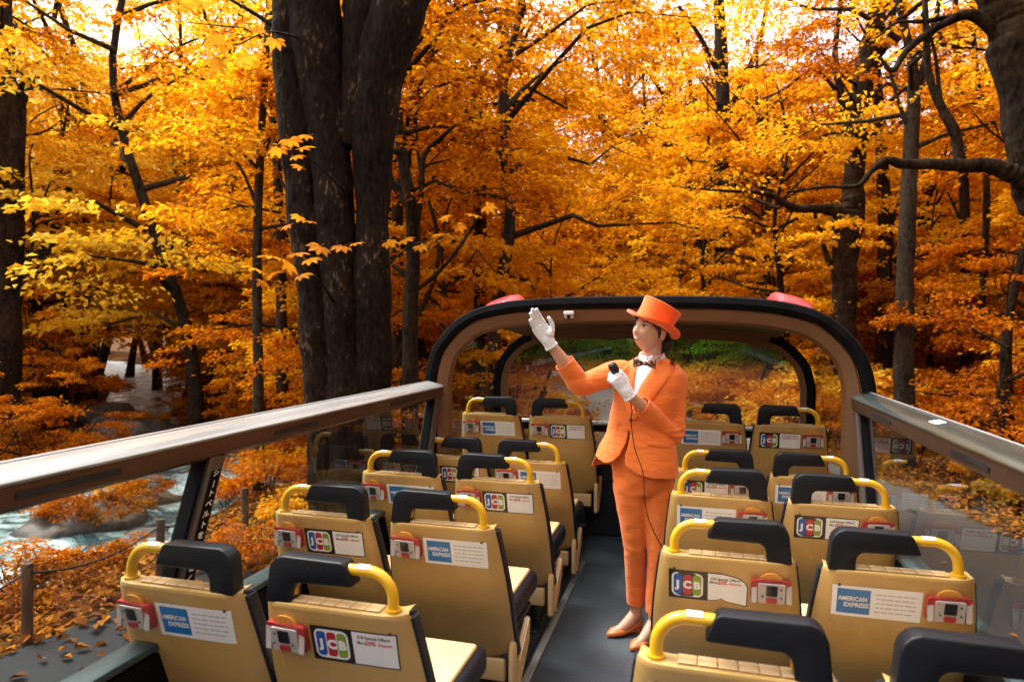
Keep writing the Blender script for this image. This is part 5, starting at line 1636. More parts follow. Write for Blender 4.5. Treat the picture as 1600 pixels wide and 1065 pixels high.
def audio_parts(cx):
    cz = SH-0.088
    fn = surf(cx, cz)
    out = {}
    mb = MB(); mb.prism([(u, v+0.026) for u, v in rrect(0.074, 0.066, 0.032, 5)], 0.010, fn)
    out['backing_disc'] = mb.mesh('backing_disc', M['amber_disc'], True, auto=40)
    mb = MB(); mb.prism([(u, v-0.002) for u, v in rrect(0.124, 0.078, 0.012, 4)], 0.020, surf(cx, cz, 0.0))
    out['audio_unit'] = mb.mesh('audio_unit', M['device_red'], True, auto=40)
    mb = MB(); mb.prism([(u, v-0.007) for u, v in rrect(0.082, 0.068, 0.005, 3)], 0.0065, surf(cx, cz, 0.0185))
    out['face'] = mb.mesh('face', M['device_grey'], True, auto=40)
    mb = MB()
    mb.prism([(u, v-0.006) for u, v in rrect(0.016, 0.064, 0.004, 3)], 0.004, lambda u, v, w_: (u, -w_, v))
    out['side_rib'] = mb.mesh('side_rib', M['device_grey'], True, auto=40)
    out['rib_at'] = [(cx+s_*0.0525, s_y(cx+s_*0.0525, cz)-0.0191, cz) for s_ in (-1, 1)]
    mb = MB(); mb.prism([(u, v+0.003) for u, v in rrect(0.034, 0.036, 0.002, 2)], 0.0015, surf(cx, cz, 0.0245))
    out['display'] = mb.mesh('display', M['lcd'])
    mb = MB(); mb.prism([(u, v-0.030) for u, v in rrect(0.032, 0.017, 0.004, 2)], 0.003, surf(cx, cz, 0.0245))
    out['red_key'] = mb.mesh('red_key', M['device_red'])
    mb = MB(); mb.prism(rrect(0.007, 0.007, 0.0034, 2), 0.002, lambda u, v, w_: (u, -w_, v))
    out['button'] = mb.mesh('button', M['button'])
    out['button_at'] = [(cx+a_, s_y(cx, cz)-0.0252, cz+b_) for a_ in (-0.028, 0.028) for b_ in (0.010, -0.016)]
    return out
SHELL, RIDGE, BPAD = seat_shell(), seat_ridges(), seat_backpad()
CUSH, PAD = seat_cushion()
BASEP, FRAME, LEG = seat_base()
PLATES = [side_plate(0), side_plate(1)]
GRIP = {s: grip_mesh(s) for s in (-1, 1)}
HAND = {s: handle_mesh(s) for s in (-1, 1)}
HLAB = {s: handle_label(s) for s in (-1, 1)}
mb = MB(); mb.tube([(0, -0.0015, 0), (0, 0.004, 0)], 0.0048, 8); SCREW = mb.mesh('screw', M['screw'], True)
STK = {('blue', s): sticker_blue(s*0.058) for s in (-1, 1)}
STK.update({('black', s): sticker_black(s*0.058) for s in (-1, 1)})
STK[('torn', -1)] = sticker_black(-0.058, True)
AUD = {s: audio_parts(s*0.136) for s in (-1, 1)}
def bus_seat(x, y, lip, pair, col, sticker, label, group):
    """pair 'L'/'R'; col 'w' window / 'a' aisle; lip = lip height above the deck"""
    e = empty('bus_seat', (x, y, DECK+lip-SH), R(random.uniform(-0.7, 0.7)))
    tag(e, label, 'bus seat', group)
    sx = 1 if (pair == 'L') == (col == 'w') else -1          # the padded half of the handle faces the pair's middle
    sh = link('backrest_shell', SHELL, e); link('lip_ridge', RIDGE, sh)
    for s_ in (-1, 1): link('screw', SCREW, sh, (s_*0.165, s_y(0.165, SH-0.045), SH-0.045+(0.0 if s_ < 0 else -0.002)))
    link('back_cushion', BPAD, e)
    cu = link('seat_cushion', CUSH, e); link('seat_pad', PAD, cu)
    link('base_panel', BASEP, e); link('seat_frame', FRAME, e)
    for s_ in (-1, 1): link('leg', LEG, e, (s_*0.13, 0.40, 0))
    asx = 1 if pair == 'L' else -1
    if col == 'a':
        for k, p in enumerate(PLATES):
            link('side_plate', p, e, (0.226 if asx > 0 else -0.25, 0, 0))
    link('grip', GRIP[sx], e)
    h = link('handle', HAND[sx], e); link('handle_label', HLAB[sx], h)
    ds = -1 if pair == 'L' else 1
    A = AUD[ds]
    au = link('audio_unit', A['audio_unit'], e)
    link('backing_disc', A['backing_disc'], au)
    for p in A['rib_at']: link('side_rib', A['side_rib'], au, p)
    for nm in ('face', 'display', 'red_key'): link(nm, A[nm], au)
    for p in A['button_at']: link('button', A['button'], au, p)
    if sticker:
        st = STK[(sticker, -ds)]
        cs = link('card_sticker', st[0], e)
        link('emblem', st[1], cs); link('lettering' if sticker != 'blue' else 'print', st[2], cs)
        if sticker == 'torn': cs['label'] = 'card sticker with a curled and torn corner'
    return e
HE, H3 = SH+0.131, SH-0.039
ROWN = ['nearest', 'second', 'third', 'fourth', 'front']
SEATS = [('L', 'w', 0, -1.414, 1.577, SH, 'blue'), ('L', 'a', 0, -0.912, 1.570, SH, 'black'),
         ('L', 'w', 1, -1.409, 2.337, SH, 'black'), ('L', 'a', 1, -0.911, 2.345, SH, 'blue'),
         ('L', 'w', 2, -1.412, 3.083, SH+0.008, 'blue'), ('L', 'a', 2, -0.911, 3.082, SH+0.008, 'black'),
         ('L', 'w', 3, -1.412, 3.815, H3, 'black'), ('L', 'a', 3, -0.922, 3.815, H3, 'blue'),
         ('L', 'w', 4, -1.401, 4.585, HE, 'blue'), ('L', 'a', 4, -0.898, 4.583, HE, 'black'),
         ('R', 'a', 0, 0.090, 1.514, SH-0.006, 'blue'), ('R', 'w', 0, 0.600, 1.514, SH-0.006, 'black'),
         ('R', 'a', 1, 0.109, 2.272, SH-0.004, 'torn'), ('R', 'w', 1, 0.607, 2.265, SH-0.004, 'blue'),
         ('R', 'a', 2, 0.116, 3.070, SH+0.004, 'blue'), ('R', 'w', 2, 0.603, 3.058, SH+0.004, 'black'),
         ('R', 'a', 3, 0.124, 3.828, H3, 'black'), ('R', 'w', 3, 0.611, 3.826, H3, 'blue'),
         ('R', 'a', 4, 0.108, 4.593, HE, 'black'), ('R', 'w', 4, 0.596, 4.596, HE, 'black')]
for p_, c_, r_, x_, y_, l_, s_ in SEATS:
    if (p_, c_, r_) == ('R', 'a', 4): s_ = 'blue'
    stk = {'blue': 'blue and white card sticker', 'black': 'black and white card sticker', 'torn': 'torn black card sticker'}[s_]
    lab = '%s seat of the %s row %s of the aisle with %s' % ({'w': 'window', 'a': 'aisle'}[c_], ROWN[r_], {'L': 'left', 'R': 'right'}[p_], stk)
    if (p_, r_) == ('R', 0): lab = '%s seat of the nearest row, right of the aisle, only its top in view' % {'w': 'window', 'a': 'aisle'}[c_]
    bus_seat(x_, y_, l_, p_, c_, s_, lab, 'tan bus seats with yellow and black grab handles')
# ------------------------------------------------------------------ the guide standing in the aisle
def skin_mat(name, col):
    m = bpy.data.materials.new(name)
    t, N, L = nodes_of(m); b = N['Principled BSDF']
    b.inputs['Roughness'].default_value = 0.45
    b.inputs['Subsurface Weight'].default_value = 0.12
    b.inputs['Subsurface Radius'].default_value = (0.02, 0.008, 0.004)
    tc = N.new('ShaderNodeTexCoord'); nz = N.new('ShaderNodeTexNoise'); nz.inputs['Scale'].default_value = 25
    L.new(tc.outputs['Object'], nz.inputs['Vector'])
    rp = N.new('ShaderNodeValToRGB')
    rp.color_ramp.elements[0].color = (*[c*0.92 for c in col], 1); rp.color_ramp.elements[1].color = (*[min(1, c*1.06) for c in col], 1)
    L.new(nz.outputs['Fac'], rp.inputs['Fac']); L.new(rp.outputs[0], b.inputs['Base Color'])
    return m
def cloth_mat(name, col, weave=900, fold=0.5, fscale=(9, 9, 16), var=0.06, sheen=0.15):
    m = bpy.data.materials.new(name)
    t, N, L = nodes_of(m); b = N['Principled BSDF']
    b.inputs['Roughness'].default_value = 0.72
    b.inputs['Sheen Weight'].default_value = sheen
    b.inputs['Specular IOR Level'].default_value = 0.25
    tc = N.new('ShaderNodeTexCoord')
    mp = N.new('ShaderNodeMapping'); mp.inputs['Scale'].default_value = fscale; mp.inputs['Rotation'].default_value = (0.2, 0.5, 0)
    L.new(tc.outputs['Object'], mp.inputs['Vector'])
    n1 = N.new('ShaderNodeTexNoise'); n1.inputs['Scale'].default_value = 1.0; n1.inputs['Detail'].default_value = 3; n1.inputs['Distortion'].default_value = 0.8
    n2 = N.new('ShaderNodeTexNoise'); n2.inputs['Scale'].default_value = weave; n2.inputs['Detail'].default_value = 2
    L.new(mp.outputs[0], n1.inputs['Vector']); L.new(tc.outputs['Object'], n2.inputs['Vector'])
    rp = N.new('ShaderNodeValToRGB')
    rp.color_ramp.elements[0].color = (*[c*(1-var) for c in col], 1); rp.color_ramp.elements[1].color = (*[min(1, c*(1+var)) for c in col], 1)
    L.new(n2.outputs['Fac'], rp.inputs['Fac']); L.new(rp.outputs[0], b.inputs['Base Color'])
    b1 = N.new('ShaderNodeBump'); b1.inputs['Strength'].default_value = fold; b1.inputs['Distance'].default_value = 0.012
    L.new(n1.outputs['Fac'], b1.inputs['Height'])
    b2 = N.new('ShaderNodeBump'); b2.inputs['Strength'].default_value = 0.15; b2.inputs['Distance'].default_value = 0.001
    L.new(n2.outputs['Fac'], b2.inputs['Height']); L.new(b1.outputs[0], b2.inputs['Normal']); L.new(b2.outputs[0], b.inputs['Normal'])
    return m
M['skin'] = skin_mat('skin', (0.54, 0.295, 0.185))
M['suit'] = cloth_mat('orange_suit_cloth', (0.78, 0.172, 0.028))
M['felt'] = cloth_mat('orange_felt', (0.88, 0.13, 0.012), weave=500, fold=0.0, sheen=0.3)
M['glove'] = cloth_mat('white_glove_cotton', (0.74, 0.75, 0.78), weave=700, fold=0.35, fscale=(40, 40, 60), sheen=0.1)
M['shirt'] = cloth_mat('white_shirt_cotton', (0.76, 0.77, 0.82), fold=0.3)
M['hair'] = pmat('black_hair', (0.008, 0.006, 0.005), 0.42, var=0.4, scale=60, bump=0.5, bscale=180, stretch=(1, 1, 0.15))
M['shoe'] = pmat('orange_leather', (0.62, 0.15, 0.03), 0.38, var=0.08, scale=20, bump=0.05)
M['lip'] = pmat('lips', (0.42, 0.10, 0.085), 0.4, var=0.05)
M['eye_white'] = pmat('eye_white', (0.62, 0.60, 0.58), 0.2, var=0.02)
M['iris'] = pmat('dark_iris', (0.012, 0.008, 0.006), 0.1, var=0.1)
M['teeth'] = pmat('teeth', (0.70, 0.67, 0.62), 0.25, var=0.02)
M['mic'] = pmat('black_microphone', (0.010, 0.009, 0.009), 0.4, var=0.2, scale=40, bump=0.2, bscale=500)
bt = pmat('patterned_bow_tie', (0.20, 0.035, 0.02), 0.5, scale=85, col2=(0.015, 0.008, 0.007))
M['bow'] = bt
rp_ = [n for n in bt.node_tree.nodes if n.type == 'VALTORGB'][0]
rp_.color_ramp.elements[0].position = 0.44; rp_.color_ramp.elements[1].position = 0.52
e_ = rp_.color_ramp.elements.new(0.62); e_.color = (0.45, 0.30, 0.20, 1)

def voxel(mb, size, smooth_n=4, fac=0.5, disp=None):
    me = mb.mesh('tmp', [])
    me.materials.clear()
    ob = link('tmp', me)
    r_ = ob.modifiers.new('r', 'REMESH'); r_.mode = 'VOXEL'; r_.voxel_size = size; r_.use_smooth_shade = True
    if smooth_n:
        s_ = ob.modifiers.new('s', 'SMOOTH'); s_.iterations = smooth_n; s_.factor = fac
    dg = bpy.context.evaluated_depsgraph_get()
    out = bpy.data.meshes.new_from_object(ob.evaluated_get(dg))
    bpy.data.objects.remove(ob); bpy.data.meshes.remove(me)
    if disp:
        n = len(out.vertices)
        co = np.empty(n*3, np.float32); no = np.empty(n*3, np.float32)
        out.vertices.foreach_get('co', co); out.vertices.foreach_get('normal', no)
        co = co.reshape(-1, 3); no = no.reshape(-1, 3)
        d = np.array([disp(Vector(p)) for p in co])
        co += no*d[:, None]
        out.vertices.foreach_set('co', co.ravel())
    out.polygons.foreach_set('use_smooth', [True]*len(out.polygons))
    out.update()
    return out
def ell(c, rx, ry, ang=0.0, n=28, e=2.0, tilt=(0, 0)):
    """a horizontal (super)ellipse ring about c, turned by ang, optionally tilted"""
    out = []
    for k in range(n):
        a = 2*math.pi*k/n
        ca, sa = math.cos(a), math.sin(a)
        x = math.copysign(abs(ca)**(2/e), ca)*rx; y = math.copysign(abs(sa)**(2/e), sa)*ry
        X = x*math.cos(ang)-y*math.sin(ang); Y = x*math.sin(ang)+y*math.cos(ang)
        out.append((c[0]+X, c[1]+Y, c[2]+x*tilt[0]+y*tilt[1]))
    return out
def limb(mb, pts, seg=20, n=18, mi=0):
    """pts: (x,y,z,r) smooth tapered limb"""
    Q = crom(pts, n)
    mb.tube([tuple(q[:3]) for q in Q], [q[3] for q in Q], seg, mi)
    for q in (Q[0], Q[-1]):
        ball(mb, q[:3], (q[3]*0.99,)*3)
def ball(mb, c, r, n=16, m=10, rot=None):
    V = []; F = []
    for j in range(m+1):
        t = math.pi*j/m
        for k in range(n):
            a = 2*math.pi*k/n
            p = Vector((r[0]*math.sin(t)*math.cos(a), r[1]*math.sin(t)*math.sin(a), r[2]*math.cos(t)))
            if rot is not None: p = rot @ p
            V.append((c[0]+p.x, c[1]+p.y, c[2]+p.z))
    for j in range(m):
        for k in range(n):
            F.append((j*n+k, j*n+(k+1) % n, (j+1)*n+(k+1) % n, (j+1)*n+k))
    mb.add(V, F)
KP = 3.41/1057.5
def LP(px, py, y=0.0):
    """local point of the guide (x right, y away, z up) seen at a pixel, y metres behind her own axis"""
    s = (3.41+y)/3.41
    dx = (px-800)*KP*s-(1000-800)*KP
    dz = 1.55-(py-514.6)*KP*s
    return Vector((dx, y, dz))
foot = W(1000, 995, 3.41)
woman = empty('person', (foot.x, foot.y, DECK), YAW)
tag(woman, 'smiling guide in orange suit and top hat raising a gloved hand in the aisle', 'person')
TR = R(-20)                                  # her torso is turned a little towards the left

# joints
shR, elR, wrR, tipR = Vector((-0.125, 0.02, 1.335)), Vector((-0.318, -0.10, 1.285)), LP(854, 532, -0.17), LP(827, 488, -0.20)
shL, elL, wrL = Vector((0.178, 0.03, 1.318)), Vector((0.147, -0.03, 1.035)), LP(976, 610, -0.215)
knL_tip = LP(947, 568, -0.24)
HC = Vector((0.040, -0.005, 1.545))          # middle of the head
HROT = Euler((0, R(3), 0)).to_matrix() @ Euler((0, 0, R(-56))).to_matrix() @ Euler((R(-7), 0, 0)).to_matrix() @ Euler((0, R(4), 0)).to_matrix()

# ---- head
def head_pts():
    bm = bmesh.new(); bmesh.ops.create_icosphere(bm, subdivisions=5, radius=1.0)
    def g(p, c, s): return math.exp(-(((p[0]-c[0])/s[0])**2+((p[1]-c[1])/s[1])**2+((p[2]-c[2])/s[2])**2))
    V = []
    for v in bm.verts:
        d = v.co
        x, y, z = d.x*0.074, d.y*0.092, d.z*0.108
        if z < 0.0:
            t = min(1, -z/0.108)
            x *= 1-0.34*t**1.5
            z *= 0.93
            if y > 0: y *= 1-0.50*t
            else: y *= 1-0.06*t
            y -= 0.012*t
        if z > 0: y += 0.008*z/0.108
        p = (x, y, z)
        ax = abs(x)
        q = (ax, y, z)
        f = 0.0
        f += 0.0150*g(q, (0, -0.093, -0.018), (0.0105, 0.03, 0.014))       # nose tip
        f += 0.0085*g(q, (0, -0.093, 0.004), (0.0085, 0.03, 0.026))        # bridge
        f += 0.0050*g(q, (0.011, -0.09, -0.022), (0.007, 0.03, 0.008))     # wings
        f -= 0.0085*g(q, (0.030, -0.085, 0.016), (0.017, 0.03, 0.012))     # sockets
        f += 0.0035*g(q, (0.028, -0.085, 0.034), (0.022, 0.03, 0.008))     # brow
        f += 0.0050*g(q, (0.040, -0.07, -0.018), (0.018, 0.03, 0.018))     # cheeks, lifted by the smile
        f += 0.0050*g(q, (0, -0.093, -0.050), (0.020, 0.03, 0.011))        # mouth
        f -= 0.0030*g(q, (0, -0.093, -0.066), (0.018, 0.03, 0.006))
        f += 0.0070*g(q, (0, -0.09, -0.090), (0.017, 0.03, 0.014))         # chin
        y2 = y-f
        V.append((x, y2, z))
    F = [[w_.index for w_ in f_.verts] for f_ in bm.faces]
    bm.free()
    return V, F
HV, HF = head_pts()
def HT(p): return HROT @ Vector(p)+HC
HBVH = BVHTree.FromPolygons([Vector(v) for v in HV], HF)
def on_face(x, z, lift=0.0):
    h = HBVH.ray_cast(Vector((x, -0.4, z)), Vector((0, 1, 0)))
    return Vector((x, (h[0].y if h[0] else -0.08)-lift, z))

# ---- one continuous body: head, neck, trunk, arms, legs
mb = MB()
mb.add([HT(v) for v in HV], HF)
for s_ in (-1, 1):
    ball(mb, HT((s_*0.076, 0.014, -0.006)), (0.011, 0.020, 0.031), rot=HROT @ Euler((R(12), 0, R(s_*18))).to_matrix())
mb.loft([ell((0.050, 0.030, 1.36), 0.056, 0.056), ell((0.052, 0.026, 1.40), 0.049, 0.052), ell((0.055, 0.022, 1.45), 0.046, 0.052), ell((0.058, 0.016, 1.50), 0.046, 0.056)])
mb.loft([ell((0.0, 0.0, 0.76), 0.10, 0.08, TR), ell((0.0, 0.0, 0.86), 0.150, 0.095, TR), ell((0.01, 0, 0.98), 0.130, 0.085, TR), ell((0.012, 0, 1.08), 0.108, 0.078, TR), ell((0.022, 0, 1.20), 0.128, 0.088, TR), ell((0.032, 0.01, 1.30), 0.135, 0.080, TR), ell((0.042, 0.022, 1.37), 0.09, 0.06, TR), ell((0.05, 0.025, 1.40), 0.05, 0.048, TR)])
def arm(sh, el, wr):
    limb(mb, [(*sh, 0.043), (*((sh*0.5+el*0.5)), 0.040), (*el, 0.035), (*(el*0.6+wr*0.4), 0.036), (*(el*0.25+wr*0.75), 0.028), (*wr, 0.0225)], n=26)
arm(shR, elR, wrR); arm(shL, elL, wrL)
hipR, hipL = Vector((-0.058, 0.0, 0.80)), Vector((0.078, 0.0, 0.80))
knR, knL = Vector((-0.030, 0.000, 0.475)), Vector((0.080, -0.055, 0.455))
anR, anL = LP(994, 962, 0.055), LP(1022, 972, -0.05)
anR.z = 0.105; anL.z = 0.105
for h_, k_, a_ in ((hipR, knR, anR), (hipL, knL, anL)):
    limb(mb, [(*h_, 0.076), (*(h_*0.55+k_*0.45), 0.066), (*k_, 0.050), (*(k_*0.68+a_*0.32), 0.049), (*(k_*0.3+a_*0.7), 0.034), (*a_, 0.029)], n=28)
toeR, toeL = LP(953, 985, 0.01), LP(989, 1001, -0.135)
toeR.z = toeL.z = 0.018
heR, heL = anR+Vector((0.022, 0.030, -0.075)), anL+Vector((0.020, 0.034, -0.075))
for a_, t_, h_ in ((anR, toeR, heR), (anL, toeL, heL)):
    limb(mb, [(*(a_+Vector((0.004, 0.006, 0.01))), 0.028), (*(a_*0.72+t_*0.28+Vector((0, 0, -0.012))), 0.028), (*(a_*0.40+t_*0.60+Vector((0, 0, -0.018))), 0.023), (*(a_*0.1+t_*0.9), 0.014)], n=14)
    limb(mb, [(*a_, 0.027), (*(h_+Vector((0, 0, 0.03))), 0.026)], n=6)
body_me = voxel(mb, 0.0042, 2, 0.4)
body_me.materials.append(M['skin'])
body = link('body', body_me, woman)
body.rotation_euler = (0, 0, 0)

def child(mb, name, mats, parent=woman, smooth=True, auto=40):
    return mb.build(name, mats, parent, smooth, auto=auto)
# ---- face details
for s_ in (-1, 1):
    mb = MB(); n = 10
    c = on_face(s_*0.0305, 0.0155, 0)
    pts = [on_face(c.x+0.0135*math.cos(2*math.pi*k/16), c.z+(0.0052 if math.sin(2*math.pi*k/16) > 0 else 0.0038)*math.sin(2*math.pi*k/16), 0.0022) for k in range(16)]
    mid = on_face(c.x, c.z, 0.0050)
    mb.add([HT(p) for p in pts]+[HT(mid)], [(k, (k+1) % 16, 16) for k in range(16)])
    eye = child(mb, 'eye', M['eye_white'])
    mb = MB()
    ic = Vector((c.x-0.0022, c.y, c.z+0.0006))
    pts = [on_face(ic.x+0.0056*math.cos(2*math.pi*k/14), ic.z+0.0047*math.sin(2*math.pi*k/14), 0.0052) for k in range(14)]
    mb.add([HT(p) for p in pts]+[HT(on_face(ic.x, ic.z, 0.0058))], [(k, (k+1) % 14, 14) for k in range(14)])
    link('iris', mb.mesh('iris', M['iris'], True), eye)
    mb = MB()
    mb.tube([HT(on_face(c.x+0.0155*u, c.z+0.0050-0.0052*u*u+0.0006, 0.0042)) for u in np.linspace(-1, 1, 9)], [0.0007, 0.0014, 0.0017, 0.0018, 0.0018, 0.0018, 0.0017, 0.0014, 0.0007], 6)
    child(mb, 'eyelash', M['hair'])
    mb = MB()
    mb.tube([HT(on_face(s_*(0.014+0.036*t), 0.034+0.007*math.sin(t*2.4)-0.004*t, 0.0012)) for t in np.linspace(0, 1, 9)], [0.0012, 0.0020, 0.0023, 0.0023, 0.0022, 0.0020, 0.0017, 0.0012, 0.0006], 6)
    child(mb, 'eyebrow', M['hair'])
def lip_strip(z0, z1, name, m, lift, wd=0.029, curve=0.013):
    mb = MB(); n = 17; a_, b_ = [], []
    for k in range(n):
        u = k/(n-1)*2-1
        e = 1-u*u
        zc = -0.0500+curve*u*u
        a_.append(HT(on_face(u*wd, zc+z0*e**0.7, lift*e)))
        b_.append(HT(on_face(u*wd, zc+z1*e**0.7, lift*e)))
    mid = [(p+q)/2+(HROT @ Vector((0, -0.0018, 0))) for p, q in zip(a_, b_)]
    V = a_+mid+b_
    F = [(k, k+1, n+k+1, n+k) for k in range(n-1)]+[(n+k, n+k+1, 2*n+k+1, 2*n+k) for k in range(n-1)]
    mb.add(V, F)
    return child(mb, name, m)
lip_strip(0.0034, 0.0070, 'upper_lip', M['lip'], 0.002)
lip_strip(-0.0030, 0.0036, 'teeth', M['teeth'], 0.0008, wd=0.024)
lip_strip(-0.0082, -0.0028, 'lower_lip', M['lip'], 0.0022, wd=0.026)

# ---- hair: a close cap under the hat, side lock before the ear, low knot at the nape
mb = MB()
bm = bmesh.new(); bmesh.ops.create_icosphere(bm, subdivisions=4, radius=1.0)
keep = []
for v in bm.verts:
    d = v.co
    x, y, z = d.x*0.0815, d.y*0.100, d.z*0.117
    if z < 0: x *= 1-0.20*(-z/0.117)**1.5; y *= 1-(0.32 if y > 0 else 0.1)*(-z/0.117)
    if z > 0: y += 0.008*z/0.108
    v.co = Vector((x, y+0.003, z))
dele = [v for v in bm.verts if (v.co.y < 0.020 and v.co.z < 0.055-0.55*max(0, (abs(v.co.x)-0.05))) or (v.co.y < 0.046 and v.co.z < 0.030) or v.co.z < -0.075]
bmesh.ops.delete(bm, geom=dele, context='VERTS')
bm.verts.index_update()
mb.add([HT(v.co) for v in bm.verts], [[w_.index for w_ in f.verts] for f in bm.faces]); bm.free()
ball(mb, HT((0.0, 0.100, -0.050)), (0.052, 0.040, 0.056), rot=HROT)
ball(mb, HT((0.0, 0.110, -0.105)), (0.030, 0.026, 0.045), rot=HROT)
for s_ in (-1, 1):
    mb.tube([HT((s_*0.058, -0.056, 0.052)), HT((s_*0.0665, -0.036, 0.030)), HT((s_*0.0715, -0.020, 0.012)), HT((s_*0.0735, -0.010, -0.010)), HT((s_*0.073, -0.008, -0.030))], [0.014, 0.014, 0.011, 0.007, 0.003], 10)
hair = child(mb, 'hair', M['hair'], auto=None)

# ---- top hat, tipped back a little
HATR = Euler((0, R(17), 0)).to_matrix() @ HROT
HATC = HC+HROT @ Vector((0, 0.006, 0.048))+Vector((-0.008, 0, -0.022))
def hat_pt(x, y, z): return HATC+HATR @ Vector((x, y, z))
mb = MB(); n = 40
def hring(rx, ry, z, sag=0.0):
    return [hat_pt(rx*math.cos(2*math.pi*k/n), ry*math.sin(2*math.pi*k/n), z+sag*math.cos(2*math.pi*k/n)**2-0.35*sag*math.sin(2*math.pi*k/n)**2) for k in range(n)]
mb.loft([hring(0.070, 0.086, 0.012), hring(0.086, 0.102, 0.006, 0.002), hring(0.112, 0.126, 0.002, 0.006), hring(0.134, 0.146, 0.004, 0.020), hring(0.140, 0.151, 0.008, 0.026), hring(0.1405, 0.1515, 0.012, 0.027), hring(0.136, 0.147, 0.0105, 0.025), hring(0.112, 0.126, 0.008, 0.007), hring(0.090, 0.105, 0.010, 0.003),
         hring(0.0868, 0.1018, 0.014), hring(0.0868, 0.1015, 0.030), hring(0.0875, 0.101, 0.060), hring(0.0905, 0.103, 0.090), hring(0.094, 0.106, 0.112), hring(0.0945, 0.1065, 0.117), hring(0.092, 0.104, 0.121), hring(0.06, 0.07, 0.1225), hring(0.01, 0.012, 0.123)])
hat = child(mb, 'top_hat', M['felt'], auto=35)
mb = MB()
mb.loft([hring(0.0880, 0.1030, 0.0125), hring(0.0886, 0.1036, 0.013), hring(0.0886, 0.1033, 0.034), hring(0.0880, 0.1026, 0.0345)], cap=False)
link('hat_band', mb.mesh('hat_band', M['felt'], True, auto=40), hat)

# ---- trousers
mb = MB()
mb.loft([ell((0.008, 0.0, 0.735), 0.115, 0.085, TR*0.6), ell((0.006, 0.0, 0.80), 0.148, 0.104, TR*0.8), ell((0.004, 0.0, 0.88), 0.155, 0.108, TR), ell((0.008, 0.0, 0.98), 0.138, 0.095, TR), ell((0.01, 0, 1.03), 0.125, 0.088, TR)])
hemR, hemL = anR*0.86+knR*0.14, anL*0.90+knL*0.10
def leg(h_, k_, a_, kz):
    pts = [(*h_, 0.084), (*(h_*0.6+k_*0.4), 0.074), (*k_, 0.056), (*(k_*0.6+a_*0.4), 0.052), (*a_, 0.045)]
    limb(mb, pts, n=26)
leg(hipR+Vector((0, 0, -0.02)), knR, hemR, 0); leg(hipL+Vector((0, 0, -0.02)), knL, hemL, 0)
def fold(amp, sx, sy, sz, ox):
    def f(p):
        a = noise.noise(Vector((p.x*sx+ox, p.y*sy, p.z*sz)))
        b = noise.noise(Vector((p.x*sx*2.1+p.z*9+ox, p.y*sy*2, p.z*sz*1.6+3)))
        return amp*((0.5-abs(a))*1.5+b*0.5)
    return f
def trouser_disp(p):
    # folds gather at the hip, behind the knee and above the hem; a pressed crease runs down each front
    z = p.z
    k = math.exp(-((z-0.47)/0.08)**2)+0.9*math.exp(-((z-0.20)/0.07)**2)+1.0*math.exp(-((z-0.77)/0.07)**2)+0.35
    return k*fold(0.0034, 11, 9, 15, 1.7)(p)
tme = voxel(mb, 0.0055, 5, 0.5, trouser_disp)
bm = bmesh.new(); bm.from_mesh(tme)
lim = lambda v: (v.co.z < (hemR.z-0.004 if v.co.x < (hemR.x+hemL.x)/2 else hemL.z-0.004))
bmesh.ops.delete(bm, geom=[v for v in bm.verts if lim(v)], context='VERTS')
bm.to_mesh(tme); bm.free()
tme.materials.append(M['suit'])
tro = link('trousers', tme, woman)
sm = tro.modifiers.new('thickness', 'SOLIDIFY'); sm.thickness = 0.003; sm.offset = -1
# front creases
TBVH = BVHTree.FromPolygons([v.co for v in tme.vertices], [list(p.vertices) for p in tme.polygons])
for h_, k_, a_ in ((hipR, knR, hemR), (hipL, knL, hemL)):
    mb = MB(); pts = []
    for t in np.linspace(0.12, 1, 30):
        q = h_+(k_-h_)*min(1, t*2) if t < 0.5 else k_+(a_-k_)*(t*2-1)
        hit = TBVH.ray_cast(Vector((q.x-0.012, -0.6, q.z)), Vector((0, 1, 0)))
        if hit[0] is not None: pts.append(hit[0]+Vector((0, 0.0004, 0)))
    mb.tube(pts, 0.0016, 6)
    child(mb, 'crease', M['suit'])

# ---- jacket
mb = MB()
J = [((-0.022, -0.004, 0.815), 0.205, 0.132, 2.2), ((-0.018, -0.004, 0.88), 0.196, 0.130, 2.2), ((-0.016, 0.0, 0.96), 0.186, 0.122, 2.2), ((-0.008, 0, 1.06), 0.160, 0.108, 2.2), ((-0.002, 0, 1.12), 0.158, 0.110, 2.2),
     ((0.020, 0.0, 1.20), 0.160, 0.118, 2.3), ((0.030, 0.006, 1.28), 0.170, 0.114, 2.4), ((0.036, 0.012, 1.335), 0.172, 0.100, 2.5), ((0.042, 0.020, 1.372), 0.140, 0.082, 2.4), ((0.047, 0.024, 1.398), 0.098, 0.068, 2.2), ((0.050, 0.026, 1.418), 0.066, 0.060, 2.0)]
mb.loft([ell(c, a, b, TR, 40, e) for c, a, b, e in J])
cuR = elR*0.46+wrR*0.54; cuL = elL*0.28+wrL*0.72
limb(mb, [(*(shR+Vector((0.03, 0, 0.0))), 0.066), (*(shR+Vector((-0.02, -0.01, -0.004))), 0.064), (*(shR*0.45+elR*0.55), 0.056), (*elR, 0.053), (*(elR*0.6+cuR*0.4), 0.051), (*cuR, 0.049)], n=30)
mbL = MB()
limb(mbL, [(*(shL+Vector((-0.03, 0, 0.005))), 0.066), (*(shL+Vector((0.000, 0, -0.03))), 0.059), (*(shL*0.5+elL*0.5), 0.052), (*elL, 0.054), (*(elL*0.5+cuL*0.5), 0.050), (*cuL, 0.046)], n=30)
def seg_d(p, a, b):
    t = max(0, min(1, (p-a).dot(b-a)/(b-a).length_squared))
    return (p-(a+(b-a)*t)).length, t
